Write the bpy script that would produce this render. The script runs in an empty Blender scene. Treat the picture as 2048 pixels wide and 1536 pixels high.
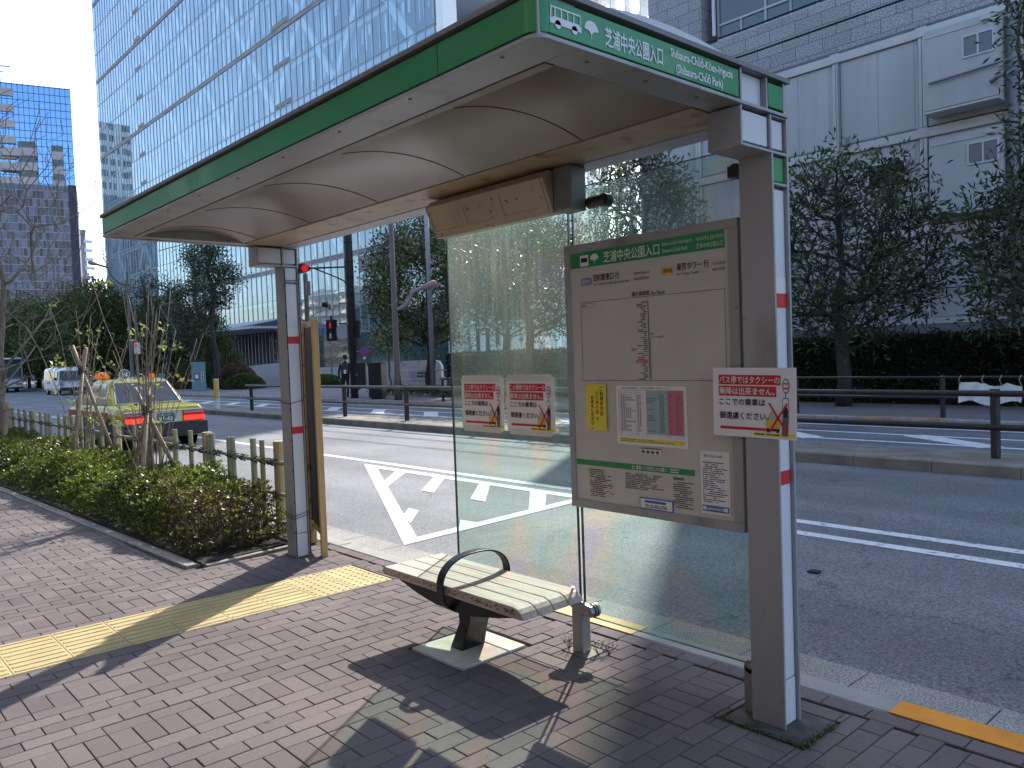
import bpy, math, random
import numpy as np
from mathutils import Vector, Matrix
rnd = random.Random(11)
sc = bpy.context.scene
COL = sc.collection
rad = math.radians

# ------------------------------------------------------------------ camera, sky, sun, exposure
yaw, pitch, roll = .839397549, -.0360217316, -.0356638083
fwd = Vector((-math.sin(yaw)*math.cos(pitch), math.cos(yaw)*math.cos(pitch), math.sin(pitch)))
rt0 = Vector((math.cos(yaw), math.sin(yaw), 0)); up0 = rt0.cross(fwd)
rt = math.cos(roll)*rt0 + math.sin(roll)*up0
up = -math.sin(roll)*rt0 + math.cos(roll)*up0
cam = bpy.data.cameras.new('camera'); camo = bpy.data.objects.new('camera', cam); COL.objects.link(camo)
cam.sensor_width = 36; cam.lens = 1599.51/2048*36; cam.clip_start = .05; cam.clip_end = 4000
m = Matrix.Identity(4)
for i in range(3):
    m[i][0] = rt[i]; m[i][1] = up[i]; m[i][2] = -fwd[i]
m[2][3] = 1.58
camo.matrix_world = m
sc.camera = camo
SUN_EL = rad(38.5); SUN_AZ = math.atan2(-.545, .838)      # clockwise from +Y
w = bpy.data.worlds.new('World'); sc.world = w; w.use_nodes = True
nt = w.node_tree; bg = nt.nodes['Background']; sky = nt.nodes.new('ShaderNodeTexSky')
sky.sky_type = 'NISHITA'; sky.sun_disc = False; sky.sun_elevation = SUN_EL; sky.sun_rotation = SUN_AZ
sky.air_density = 1.0; sky.dust_density = 1.6; sky.ozone_density = 1.6
nt.links.new(sky.outputs[0], bg.inputs[0]); bg.inputs[1].default_value = .15
sl = bpy.data.lights.new('sun', 'SUN'); slo = bpy.data.objects.new('sun', sl); COL.objects.link(slo)
sl.energy = 2.65; sl.angle = rad(.53); sl.color = (1, .95, .87)
sd = Vector((math.sin(SUN_AZ)*math.cos(SUN_EL), math.cos(SUN_AZ)*math.cos(SUN_EL), math.sin(SUN_EL)))
slo.rotation_euler = sd.to_track_quat('Z', 'Y').to_euler()
sc.view_settings.view_transform = 'Standard'; sc.view_settings.look = 'None'
sc.view_settings.exposure = 1.50; sc.view_settings.gamma = 1
sc.render.engine = 'CYCLES'
sc.cycles.max_bounces = 8; sc.cycles.transparent_max_bounces = 16; sc.cycles.caustics_reflective = False
sc.cycles.caustics_refractive = False; sc.cycles.sample_clamp_indirect = 6
sc.cycles.use_denoising = True

# ------------------------------------------------------------------ materials
def newmat(name):
    mt = bpy.data.materials.new(name); mt.use_nodes = True
    n = mt.node_tree.nodes; return mt, n, mt.node_tree.links, n['Principled BSDF'], n['Material Output']

def mat(name, col, rough=.6, metal=0, var=.0, scale=6, stretch=(1, 1, 1), bump=0, bscale=80, spec=.5, rand=0, emis=0, coat=0,
        speck=0, spscale=200, col2=None, c2lo=.5, c2hi=.65, c2scale=3, spots=(), lanes=False):
    mt, n, l, b, out = newmat(name)
    b.inputs['Roughness'].default_value = rough; b.inputs['Metallic'].default_value = metal
    b.inputs['Specular IOR Level'].default_value = spec; b.inputs['Coat Weight'].default_value = coat
    tc = n.new('ShaderNodeTexCoord'); mp = n.new('ShaderNodeMapping'); mp.inputs['Scale'].default_value = stretch
    l.new(tc.outputs['Object'], mp.inputs[0])
    base = n.new('ShaderNodeRGB'); base.outputs[0].default_value = (*col, 1); cur = base.outputs[0]
    def noise(s, det=4, v=None):
        t = n.new('ShaderNodeTexNoise'); t.inputs['Scale'].default_value = s; t.inputs['Detail'].default_value = det
        l.new(v or mp.outputs[0], t.inputs[0]); return t.outputs['Fac']
    def mr(x, a, b_, c, d):
        q = n.new('ShaderNodeMapRange'); l.new(x, q.inputs[0])
        for i, v in enumerate((a, b_, c, d)): q.inputs[i+1].default_value = v
        return q.outputs[0]
    def scalev(c, fac):
        h = n.new('ShaderNodeHueSaturation'); l.new(c, h.inputs['Color']); l.new(fac, h.inputs['Value']); return h.outputs[0]
    if col2:
        mx = n.new('ShaderNodeMix'); mx.data_type = 'RGBA'; l.new(mr(noise(c2scale, 6), c2lo, c2hi, 0, 1), mx.inputs[0])
        l.new(cur, mx.inputs[6]); mx.inputs[7].default_value = (*col2, 1); cur = mx.outputs[2]
    if var: cur = scalev(cur, mr(noise(scale), .3, .7, 1-var, 1+var))
    if speck: cur = scalev(cur, mr(noise(spscale, 1), .35, .65, 1-speck, 1+speck))
    if rand:
        g = n.new('ShaderNodeNewGeometry'); cur = scalev(cur, mr(g.outputs['Random Per Island'], 0, 1, 1-rand, 1+rand))
    if spots:
        for sc_, th_, vf in spots:
            vo = n.new('ShaderNodeTexVoronoi'); vo.inputs['Scale'].default_value = sc_; l.new(tc.outputs['Object'], vo.inputs[0])
            cur = scalev(cur, mr(vo.outputs['Distance'], th_*.75, th_, vf, 1))
    if lanes:
        t = n.new('ShaderNodeMapping'); t.inputs['Scale'].default_value = (.04, .75, 1); l.new(tc.outputs['Object'], t.inputs[0]); cur = scalev(cur, mr(noise(1.6, 2, t.outputs[0]), .35, .65, .84, 1.14))
        vo = n.new('ShaderNodeTexVoronoi'); vo.feature = 'DISTANCE_TO_EDGE'; vo.inputs['Scale'].default_value = .30; 
        wv = n.new('ShaderNodeVectorMath'); wv.operation = 'ADD'; nz = n.new('ShaderNodeTexNoise'); nz.inputs['Scale'].default_value = 2.2; nz.inputs['Detail'].default_value = 6; l.new(tc.outputs['Object'], nz.inputs[0]); l.new(nz.outputs['Color'], wv.inputs[0]); l.new(tc.outputs['Object'], wv.inputs[1]); l.new(wv.outputs[0], vo.inputs[0])
        cur = scalev(cur, mr(vo.outputs['Distance'], .001, .0035, .55, 1))
    l.new(cur, b.inputs['Base Color'])
    if bump:
        bp = n.new('ShaderNodeBump'); bp.inputs['Strength'].default_value = bump; bp.inputs['Distance'].default_value = .01
        l.new(noise(bscale), bp.inputs['Height']); l.new(bp.outputs[0], b.inputs['Normal'])
    if emis:
        b.inputs['Emission Color'].default_value = (*col, 1); b.inputs['Emission Strength'].default_value = emis
    return mt

def leafmat(name, c1, c2, trans=.35, rough=.4):
    mt, n, l, b, out = newmat(name)
    g = n.new('ShaderNodeNewGeometry'); r = n.new('ShaderNodeValToRGB')
    r.color_ramp.elements[0].color = (*c1, 1); r.color_ramp.elements[1].color = (*c2, 1); r.color_ramp.elements[1].position = .95
    tc = n.new('ShaderNodeTexCoord'); tn = n.new('ShaderNodeTexNoise'); tn.inputs['Scale'].default_value = 1.3; tn.inputs['Detail'].default_value = 2; l.new(tc.outputs['Object'], tn.inputs[0])
    q = n.new('ShaderNodeMapRange'); l.new(tn.outputs['Fac'], q.inputs[0]); q.inputs[1].default_value = .3; q.inputs[2].default_value = .7; q.inputs[3].default_value = .55; q.inputs[4].default_value = 1.5
    hv = n.new('ShaderNodeHueSaturation'); l.new(q.outputs[0], hv.inputs['Value']); l.new(r.outputs[0], hv.inputs['Color'])
    l.new(g.outputs['Random Per Island'], r.inputs[0]); l.new(hv.outputs[0], b.inputs['Base Color']); r = hv
    b.inputs['Roughness'].default_value = rough; b.inputs['Specular IOR Level'].default_value = .5
    t = n.new('ShaderNodeBsdfTranslucent'); h = n.new('ShaderNodeHueSaturation'); h.inputs['Value'].default_value = 1.8
    h.inputs['Hue'].default_value = .48
    l.new(r.outputs['Color'], h.inputs['Color']); l.new(h.outputs[0], t.inputs[0])
    mx = n.new('ShaderNodeMixShader'); mx.inputs[0].default_value = trans
    l.new(b.outputs[0], mx.inputs[1]); l.new(t.outputs[0], mx.inputs[2]); l.new(mx.outputs[0], out.inputs[0]); return mt

M = {}
M['grey'] = mat('grey_paint', (.355, .36, .37), .45, .25, var=.10, scale=3, stretch=(1, 1, .3), col2=(.22, .215, .21), c2lo=.55, c2hi=.75, c2scale=5)
M['greyd'] = mat('grey_paint_dark', (.20, .20, .20), .5, .2, var=.12)
M['white_panel'] = mat('white_panel', (.66, .67, .72), .4, var=.05, scale=2)
M['green'] = mat('sign_green', (.012, .27, .075), .35, var=.07, scale=3, coat=.3, col2=(.03, .27, .11), c2lo=.55, c2hi=.8, c2scale=1.5)
M['white'] = mat('white_lettering', (.82, .84, .84), .5)
M['red'] = mat('red_print', (.62, .015, .03), .5, var=.06)
M['black'] = mat('black_print', (.012, .012, .014), .6)
M['grime'] = mat('grey_print', (.16, .15, .15), .7)
M['yellow'] = mat('yellow_print', (.85, .72, .05), .5)
M['blue'] = mat('blue_print', (.05, .16, .5), .5)
M['purple'] = mat('purple_print', (.22, .2, .52), .5)
M['ochre'] = mat('ochre_print', (.8, .5, .1), .5)
M['teal'] = mat('pale_teal_print', (.36, .56, .58), .6)
M['pink'] = mat('pink_print', (.68, .2, .29), .6)
M['paper'] = mat('paper', (.88, .87, .89), .45, var=.03)
M['sheet'] = mat('display_sheet', (.62, .60, .56), .25, var=.05, scale=4)
M['tape'] = mat('frosted_tape', (.72, .74, .72), .3, var=.05)
M['ceil'] = mat('ceiling_beige', (.215, .168, .125), .30, var=.14, scale=2.5, col2=(.15, .11, .075), c2lo=.45, c2hi=.8, c2scale=1.2)
M['beige'] = mat('rusty_beige', (.50, .41, .31), .45, var=.10, scale=4, col2=(.20, .09, .03), c2lo=.64, c2hi=.68, c2scale=26)
M['beige2'] = mat('stained_beige', (.40, .31, .19), .45, var=.22, scale=3, col2=(.20, .13, .06), c2lo=.56, c2hi=.72, c2scale=9)
M['dark'] = mat('dark_metal', (.035, .035, .04), .4, .3, var=.1)
M['blackmetal'] = mat('black_enamel', (.010, .012, .018), .38, var=.2, spec=.35)
M['steel'] = mat('dull_steel', (.34, .33, .32), .42, .6, var=.1, bump=.1)
M['stone'] = mat('pad_concrete', (.62, .57, .48), .85, var=.16, scale=9, speck=.08, bump=.3, bscale=60)
M['wood'] = mat('worn_bench_wood', (.52, .42, .36), .62, var=.16, scale=5, stretch=(1.2, 14, 14), bump=.15, bscale=40, col2=(.34, .25, .20), c2lo=.48, c2hi=.75, c2scale=2)
M['wood2'] = mat('tan_timber', (.50, .32, .13), .55, var=.15, scale=5, stretch=(8, 8, 1))
M['flake'] = mat('flaked_varnish', (.06, .022, .014), .5)
M['bark'] = mat('bark', (.115, .095, .075), .9, var=.35, scale=12, stretch=(1, 1, .3), bump=.8, bscale=40)
M['barkd'] = mat('dark_bark', (.05, .045, .04), .9, var=.3, scale=10, bump=.6, bscale=30)
M['barkl'] = mat('pale_twig_bark', (.23, .19, .15), .85, var=.3, scale=20, bump=.4)
M['bamboo'] = mat('green_bamboo', (.30, .31, .20), .5, var=.18, scale=9, stretch=(1, 1, .25), rand=.18)
M['stake'] = mat('dry_bamboo', (.34, .25, .16), .55, var=.25, scale=10, stretch=(2, 2, .4), rand=.12)
M['post'] = mat('peeled_log', (.45, .37, .20), .65, var=.15, scale=8, stretch=(2, 2, .3), bump=.2)
M['asphalt'] = mat('asphalt', (.185, .19, .20), .75, var=.16, scale=.5, speck=.42, spscale=75, bump=.7, bscale=110, col2=(.14, .145, .155), c2lo=.42, c2hi=.72, c2scale=.55, lanes=True, spots=((1.1, .10, .75),))
M['ground'] = mat('ground_far', (.12, .12, .12), .9, var=.2, scale=.2)
M['gutter'] = mat('gutter_concrete', (.30, .29, .26), .9, var=.14, scale=3, speck=.5, spscale=110, bump=.5)
M['kerb'] = mat('kerb_concrete', (.34, .33, .30), .85, var=.18, scale=4, speck=.12, bump=.3)
M['kerbd'] = mat('weathered_kerb', (.25, .225, .185), .9, var=.28, scale=2.5, speck=.2, bump=.4)
M['planterk'] = mat('planter_kerb', (.29, .255, .215), .85, var=.2, scale=5, speck=.12, bump=.3)
M['brick'] = mat('pavers', (.150, .121, .116), .88, var=.16, scale=.9, speck=.22, spscale=260, bump=.5, bscale=220, rand=.15, col2=(.125, .105, .105), c2lo=.52, c2hi=.72, c2scale=1.6, spots=((3.0, .055, .55), (2.2, .05, 1.35), (.9, .10, .8)))
M['joint'] = mat('joint_sand', (.065, .052, .045), .95, var=.3, scale=20)
M['tact'] = mat('tactile_yellow', (.50, .385, .175), .75, var=.12, scale=4, speck=.14, bump=.3, rand=.05)
M['line'] = mat('road_paint', (.74, .74, .74), .8, var=.08, scale=2, speck=.10, spscale=160, col2=(.36, .36, .37), c2lo=.59, c2hi=.64, c2scale=16)
M['orange'] = mat('orange_paint', (.80, .30, .02), .7, var=.10, scale=7, speck=.08, col2=(.5, .3, .12), c2lo=.68, c2hi=.74, c2scale=18)
M['yelpaint'] = mat('yellow_kerb_paint', (.66, .46, .17), .75, var=.12, scale=6)
M['farwalk'] = mat('far_paving', (.24, .215, .21), .9, var=.2, scale=.4, speck=.15, spscale=14)
M['soil'] = mat('soil', (.03, .024, .018), .95, var=.5, scale=14, bump=1, bscale=50)
M['leafh'] = leafmat('azalea_leaves', (.012, .028, .006), (.15, .20, .03), .38, .36)
M['leafb'] = leafmat('bronze_leaves', (.05, .035, .015), (.16, .13, .05), .30, .38)
M['leafm'] = leafmat('glossy_tree_leaves', (.016, .036, .016), (.088, .135, .046), .30, .30)
M['leafd'] = leafmat('dark_tree_leaves', (.02, .04, .012), (.13, .17, .04), .30, .40)
M['leafp'] = leafmat('pruned_tree_leaves', (.025, .05, .025), (.10, .14, .065), .25, .45)
M['leafy'] = leafmat('yellow_leaves', (.16, .17, .03), (.34, .33, .07), .4, .5)
M['leafs'] = leafmat('shrub_leaves', (.08, .12, .03), (.22, .25, .06), .4, .4)
M['leafk'] = leafmat('hedge_leaves', (.012, .024, .008), (.05, .075, .022), .2, .4)
M['leafr'] = leafmat('russet_leaves', (.10, .06, .035), (.20, .14, .075), .3, .6)
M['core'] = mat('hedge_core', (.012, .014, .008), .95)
M['pole'] = mat('brown_pole', (.17, .125, .11), .5, .2, var=.1)
M['poleg'] = mat('grey_pole', (.38, .40, .44), .45, .3, var=.1)
M['poled'] = mat('dark_pole', (.045, .038, .038), .6, var=.2)
M['rail'] = mat('rail_brown', (.035, .030, .030), .45, .1, var=.2)
M['cabinet'] = mat('cabinet_black', (.022, .022, .025), .45, var=.15)
M['mod'] = mat('module_panel', (.52, .535, .53), .55, var=.06, scale=1.0, stretch=(2, 2, .15), col2=(.50, .51, .47), c2lo=.5, c2hi=.8, c2scale=1.2)
M['modf'] = mat('module_frame', (.62, .63, .61), .5, var=.06, scale=1, col2=(.40, .28, .14), c2lo=.70, c2hi=.74, c2scale=9)
M['pipe'] = mat('pipe_grey', (.22, .23, .25), .5, var=.1)
M['concrete_blk'] = mat('pale_concrete', (.52, .50, .49), .8, var=.08, scale=.5)
M['whitewall'] = mat('white_wall', (.66, .66, .65), .7, var=.05, scale=.4)
M['dglass'] = mat('dark_glass', (.015, .02, .025), .06, spec=.9)
M['gglass'] = mat('greenish_glass', (.06, .10, .10), .05, spec=1.0)
M['cloth'] = mat('white_cloth', (.75, .76, .76), .8, var=.1, scale=8)
M['taxi'] = mat('taxi_yellow', (.70, .56, .015), .38, coat=.15, var=.03)
M['tblue'] = mat('taxi_blue', (.03, .10, .30), .3, coat=.5)
M['tred'] = mat('taxi_red', (.62, .05, .03), .3, coat=.5)
M['tblue_dark'] = mat('navy_cladding', (.02, .022, .05), .6)
M['dampc'] = mat('damp_concrete', (.085, .08, .072), .85, var=.4, scale=14, speck=.2, bump=.4)
M['lampg'] = mat('lamp_arm_grey', (.34, .31, .31), .45, .2)
M['chrome'] = mat('chrome', (.75, .75, .75), .15, 1)
M['rubber'] = mat('rubber', (.012, .012, .012), .8)
M['plastic'] = mat('bumper_black', (.02, .02, .024), .5)
M['tail'] = mat('tail_lens', (.55, .01, .012), .2, coat=.4)
M['tailon'] = mat('brake_lamp', (1, .02, .012), .2, emis=1.1)
M['amber'] = mat('amber_lens', (.85, .18, .03), .25, emis=.15)
M['sigred'] = mat('signal_red', (.75, .015, .02), .3, emis=.22)
M['vanw'] = mat('vehicle_white', (.78, .79, .8), .3, coat=.4)
M['skin'] = mat('skin', (.45, .28, .2), .6)
M['jacket'] = mat('dark_jacket', (.02, .02, .026), .8)
M['signteal'] = mat('sign_teal', (.20, .36, .40), .5)
M['lamp'] = mat('lamp_cover', (.42, .27, .25), .5)

def glass_pane():
    mt, n, l, b, out = newmat('shelter_glass')
    tc = n.new('ShaderNodeTexCoord')
    def noise(sc_, stretch, det=4):
        mp = n.new('ShaderNodeMapping'); mp.inputs['Scale'].default_value = stretch; l.new(tc.outputs['Object'], mp.inputs[0])
        t = n.new('ShaderNodeTexNoise'); t.inputs['Scale'].default_value = sc_; t.inputs['Detail'].default_value = det; l.new(mp.outputs[0], t.inputs[0]); return t.outputs['Fac']
    def mr(x, a, b_, c, d):
        q = n.new('ShaderNodeMapRange'); l.new(x, q.inputs[0])
        for i, v in enumerate((a, b_, c, d)): q.inputs[i+1].default_value = v
        return q.outputs[0]
    def mul(a, b_):
        q = n.new('ShaderNodeMath'); q.operation = 'MULTIPLY'; l.new(a, q.inputs[0]); l.new(b_, q.inputs[1]); return q.outputs[0]
    # tint bands added to the pane so sunlight throws faint rainbow patches on the paving
    ramp = n.new('ShaderNodeValToRGB'); cr = ramp.color_ramp
    for i, c in enumerate([(.90, .96, .95), (.94, .90, .95), (.98, .95, .85), (.86, .96, .91), (.88, .94, .99), (.98, .89, .91), (.90, .96, .95)]):
        e = cr.elements[i] if i < 2 else cr.elements.new(.5)
        e.position = .25+i*.083; e.color = (*[v*.97 for v in c], 1)
    l.new(noise(2.3, (1, 1, .8), 1), ramp.inputs[0])
    tr = n.new('ShaderNodeBsdfTransparent'); l.new(ramp.outputs[0], tr.inputs[0])
    gl = n.new('ShaderNodeBsdfGlossy'); gl.inputs['Roughness'].default_value = .01; gl.inputs['Color'].default_value = (.9, .95, .95, 1)
    lw = n.new('ShaderNodeLayerWeight'); lw.inputs[0].default_value = .5; fp = n.new('ShaderNodeMath'); fp.operation = 'POWER'; l.new(lw.outputs['Facing'], fp.inputs[0]); fp.inputs[1].default_value = 4.5
    fr = n.new('ShaderNodeMath'); fr.operation = 'MULTIPLY_ADD'; l.new(fp.outputs[0], fr.inputs[0]); fr.inputs[1].default_value = .9; fr.inputs[2].default_value = .04
    mx = n.new('ShaderNodeMixShader'); l.new(fr.outputs[0], mx.inputs[0]); l.new(tr.outputs[0], mx.inputs[1]); l.new(gl.outputs[0], mx.inputs[2])
    # dried rain streaks: denser in the upper half
    sep = n.new('ShaderNodeSeparateXYZ'); l.new(tc.outputs['Object'], sep.inputs[0])
    hi = mr(sep.outputs[2], 1.2, 2.0, .18, 1)
    st = mul(mr(noise(60, (1, 1, .035), 3), .52, .74, 0, .55), mr(noise(3.5, (1, 1, .35)), .42, .64, .05, 1))
    film = mr(noise(1.6, (1, 1, .7)), .3, .7, .09, .24)
    ad = n.new('ShaderNodeMath'); ad.operation = 'ADD'; l.new(mul(mul(st, hi), mr(noise(200, (1, 1, .3), 2), .3, .7, .25, .75)), ad.inputs[0]); l.new(mul(film, hi), ad.inputs[1])
    dirt = n.new('ShaderNodeBsdfTranslucent'); dirt.inputs[0].default_value = (.50, .58, .56, 1)
    dd = n.new('ShaderNodeBsdfDiffuse'); dd.inputs[0].default_value = (.42, .48, .46, 1)
    dm = n.new('ShaderNodeMixShader'); l.new(dirt.outputs[0], dm.inputs[1]); l.new(dd.outputs[0], dm.inputs[2])
    m2 = n.new('ShaderNodeMixShader'); l.new(ad.outputs[0], m2.inputs[0]); l.new(mx.outputs[0], m2.inputs[1]); l.new(dm.outputs[0], m2.inputs[2])
    l.new(m2.outputs[0], out.inputs[0]); return mt
M['glass'] = glass_pane()
M['gedge'] = mat('glass_edge', (.035, .06, .055), .2, spec=.8)

def curtain_glass(name, tint, refl_lo, refl_hi, refl_col=(.86, .94, 1)):
    mt, n, l, b, out = newmat(name)
    tr = n.new('ShaderNodeBsdfTransparent'); tr.inputs[0].default_value = (*tint, 1)
    gl = n.new('ShaderNodeBsdfGlossy'); gl.inputs['Roughness'].default_value = .003; gl.inputs['Color'].default_value = (*refl_col, 1)
    lw = n.new('ShaderNodeLayerWeight'); lw.inputs[0].default_value = .5
    q = n.new('ShaderNodeMapRange'); pw_ = n.new('ShaderNodeMath'); pw_.operation = 'POWER'; pw_.inputs[1].default_value = 2.2; l.new(lw.outputs['Facing'], pw_.inputs[0]); l.new(pw_.outputs[0], q.inputs[0])
    q.inputs[3].default_value = refl_lo; q.inputs[4].default_value = refl_hi
    mx = n.new('ShaderNodeMixShader'); l.new(q.outputs[0], mx.inputs[0]); l.new(tr.outputs[0], mx.inputs[1]); l.new(gl.outputs[0], mx.inputs[2])
    l.new(mx.outputs[0], out.inputs[0]); return mt
M['curtain'] = curtain_glass('coated_glass', (.72, .86, .95), .12, .95, (.76, .90, 1))
M['mirror_blue'] = curtain_glass('blue_mirror_glass', (.02, .06, .15), .55, .9, (.35, .62, 1))

def frit():
    mt, n, l, b, out = newmat('backlit_white_glass')
    t = n.new('ShaderNodeBsdfTranslucent'); t.inputs[0].default_value = (.95, .97, .97, 1)
    tr = n.new('ShaderNodeBsdfTransparent'); tr.inputs[0].default_value = (.95, 1, 1, 1)
    mx = n.new('ShaderNodeMixShader'); mx.inputs[0].default_value = .82
    l.new(t.outputs[0], mx.inputs[1]); l.new(tr.outputs[0], mx.inputs[2]); l.new(mx.outputs[0], out.inputs[0]); return mt
M['frit'] = frit()

def granite():
    mt, n, l, b, out = newmat('granite_blocks')
    tc = n.new('ShaderNodeTexCoord'); mp = n.new('ShaderNodeMapping'); l.new(tc.outputs['Object'], mp.inputs[0])
    mp.inputs['Rotation'].default_value = (rad(-90), 0, 0)
    bt = n.new('ShaderNodeTexBrick'); l.new(mp.outputs[0], bt.inputs[0])
    bt.inputs['Color1'].default_value = (.41, .39, .40, 1); bt.inputs['Color2'].default_value = (.33, .32, .33, 1); bt.inputs['Mortar'].default_value = (.11, .11, .115, 1)
    bt.inputs['Scale'].default_value = 1; bt.inputs['Mortar Size'].default_value = .010; bt.inputs['Brick Width'].default_value = .92; bt.inputs['Row Height'].default_value = .42
    bt.inputs['Bias'].default_value = 0
    t = n.new('ShaderNodeTexNoise'); t.inputs['Scale'].default_value = 22; t.inputs['Detail'].default_value = 2; l.new(tc.outputs['Object'], t.inputs[0])
    q = n.new('ShaderNodeMapRange'); l.new(t.outputs['Fac'], q.inputs[0]); q.inputs[1].default_value = .38; q.inputs[2].default_value = .62; q.inputs[3].default_value = .62; q.inputs[4].default_value = 1.38
    h = n.new('ShaderNodeHueSaturation'); l.new(bt.outputs[0], h.inputs['Color']); l.new(q.outputs[0], h.inputs['Value']); l.new(h.outputs[0], b.inputs['Base Color'])
    b.inputs['Roughness'].default_value = .7; return mt
M['granite'] = granite()
M['granite_d'] = mat('granite_edge', (.16, .16, .17), .7, var=.2, scale=3)
M['blinds'] = mat('roller_blinds', (.80, .82, .84), .8, rand=.35)
M['slab'] = mat('floor_slab', (.62, .64, .66), .8)
M['core_wall'] = mat('office_core', (.50, .56, .66), .8, var=.2, scale=.2)
M['brace'] = mat('white_brace', (.85, .86, .86), .6)
M['mull'] = mat('mullion', (.42, .42, .42), .4, .3)
M['band'] = mat('louvre_band', (.22, .20, .20), .6, rand=.2)
M['panegrey'] = mat('office_pane', (.10, .11, .15), .3, rand=.6, spec=.4)
M['towerc'] = mat('tower_concrete', (.36, .33, .345), .8, var=.06, scale=.2)
M['towerw'] = mat('white_tower', (.86, .84, .80), .8)
M['aptc'] = mat('cream_render', (.72, .66, .52), .8, var=.05, scale=.1)

# ------------------------------------------------------------------ mesh helpers
class MB:
    def __init__(s): s.v = []; s.f = []; s.mi = []
    def add(s, vs, fs, m=0):
        o = len(s.v); s.v += [tuple(p) for p in vs]; s.f += [tuple(i+o for i in f) for f in fs]; s.mi += [m]*len(fs); return s
    def box(s, x0, x1, y0, y1, z0, z1, m=0):
        return s.add([(x0, y0, z0), (x1, y0, z0), (x1, y1, z0), (x0, y1, z0), (x0, y0, z1), (x1, y0, z1), (x1, y1, z1), (x0, y1, z1)],
                     [(3, 2, 1, 0), (4, 5, 6, 7), (0, 1, 5, 4), (1, 2, 6, 5), (2, 3, 7, 6), (3, 0, 4, 7)], m)
    def cbox(s, x0, x1, y0, y1, z0, z1, c=.004, m=0):     # box with chamfered top
        return s.add([(x0, y0, z0), (x1, y0, z0), (x1, y1, z0), (x0, y1, z0), (x0, y0, z1-c), (x1, y0, z1-c), (x1, y1, z1-c), (x0, y1, z1-c),
                      (x0+c, y0+c, z1), (x1-c, y0+c, z1), (x1-c, y1-c, z1), (x0+c, y1-c, z1)],
                     [(0, 1, 5, 4), (1, 2, 6, 5), (2, 3, 7, 6), (3, 0, 4, 7), (4, 5, 9, 8), (5, 6, 10, 9), (6, 7, 11, 10), (7, 4, 8, 11), (8, 9, 10, 11)], m)
    def obox(s, c, a, b, d, m=0):      # centre and three half-axes
        c, a, b, d = map(Vector, (c, a, b, d))
        vs = [c+i*a+j*b+k*d for k in (-1, 1) for i, j in ((-1, -1), (1, -1), (1, 1), (-1, 1))]
        return s.add(vs, [(3, 2, 1, 0), (4, 5, 6, 7), (0, 1, 5, 4), (1, 2, 6, 5), (2, 3, 7, 6), (3, 0, 4, 7)], m)
    def bar(s, p, q, w, h, m=0, upv=(0, 0, 1)):
        p, q = Vector(p), Vector(q); d = (q-p); a = d/2; n = d.normalized(); u = Vector(upv)
        if abs(n.dot(u)) > .98: u = Vector((1, 0, 0))
        sx = n.cross(u).normalized(); u = sx.cross(n)
        return s.obox((p+q)/2, a, sx*w/2, u*h/2, m)
    def tube(s, pts, r, n=6, m=0, cap=True):
        pts = [Vector(p) for p in pts]; k = len(pts); rr = r if isinstance(r, (list, tuple)) else [r]*k
        o = len(s.v); prev = None
        for i, p in enumerate(pts):
            t = (pts[min(i+1, k-1)]-pts[max(i-1, 0)]).normalized()
            a = prev if prev is not None else (Vector((0, 0, 1)) if abs(t.z) < .9 else Vector((1, 0, 0)))
            b = t.cross(a).normalized(); a = b.cross(t).normalized(); prev = a
            for j in range(n):
                th = 2*math.pi*j/n; s.v.append(tuple(p+rr[i]*(math.cos(th)*a+math.sin(th)*b)))
        for i in range(k-1):
            for j in range(n):
                s.f.append((o+i*n+j, o+i*n+(j+1) % n, o+(i+1)*n+(j+1) % n, o+(i+1)*n+j)); s.mi.append(m)
        if cap:
            s.f.append(tuple(o+j for j in range(n))[::-1]); s.f.append(tuple(o+(k-1)*n+j for j in range(n))); s.mi += [m, m]
        return s
    def prism(s, poly, vec, m=0):
        poly = [Vector(p) for p in poly]; n = len(poly); vec = Vector(vec); o = len(s.v)
        s.v += [tuple(p) for p in poly]+[tuple(p+vec) for p in poly]
        s.f += [tuple(o+i for i in range(n))[::-1], tuple(o+n+i for i in range(n))]+[(o+i, o+(i+1) % n, o+n+(i+1) % n, o+n+i) for i in range(n)]
        s.mi += [m]*(n+2); return s
    def lathe(s, prof, c=(0, 0, 0), n=16, m=0):     # (r,z) profile round z
        o = len(s.v); k = len(prof)
        for r, z in prof:
            for j in range(n):
                th = 2*math.pi*j/n; s.v.append((c[0]+r*math.cos(th), c[1]+r*math.sin(th), c[2]+z))
        for i in range(k-1):
            for j in range(n):
                s.f.append((o+i*n+j, o+i*n+(j+1) % n, o+(i+1)*n+(j+1) % n, o+(i+1)*n+j)); s.mi.append(m)
        return s
    def build(s, name, mats, parent=None, smooth=False, bevel=0, local=False, seg=2):
        me = bpy.data.meshes.new(name); me.from_pydata(s.v, [], s.f)
        mats = mats if isinstance(mats, (list, tuple)) else [mats]
        for x in mats: me.materials.append(M[x] if isinstance(x, str) else x)
        if len(mats) > 1: me.polygons.foreach_set('material_index', s.mi)
        if smooth: me.polygons.foreach_set('use_smooth', [True]*len(me.polygons))
        me.update(); o = bpy.data.objects.new(name, me); COL.objects.link(o); par(o, parent, local)
        if bevel:
            b = o.modifiers.new('bevel', 'BEVEL'); b.width = bevel; b.segments = seg; b.limit_method = 'ANGLE'; b.angle_limit = rad(35)
        return o
LOC = {}
def par(o, parent, local=False):
    if parent is None: return
    o.parent = parent
    if not local: o.matrix_parent_inverse = LOC[parent.name].inverted()
def tag(o, label, cat, group=None, kind=None):
    if label: o['label'] = label
    if cat: o['category'] = cat
    if group: o['group'] = group
    if kind: o['kind'] = kind
    return o
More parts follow.
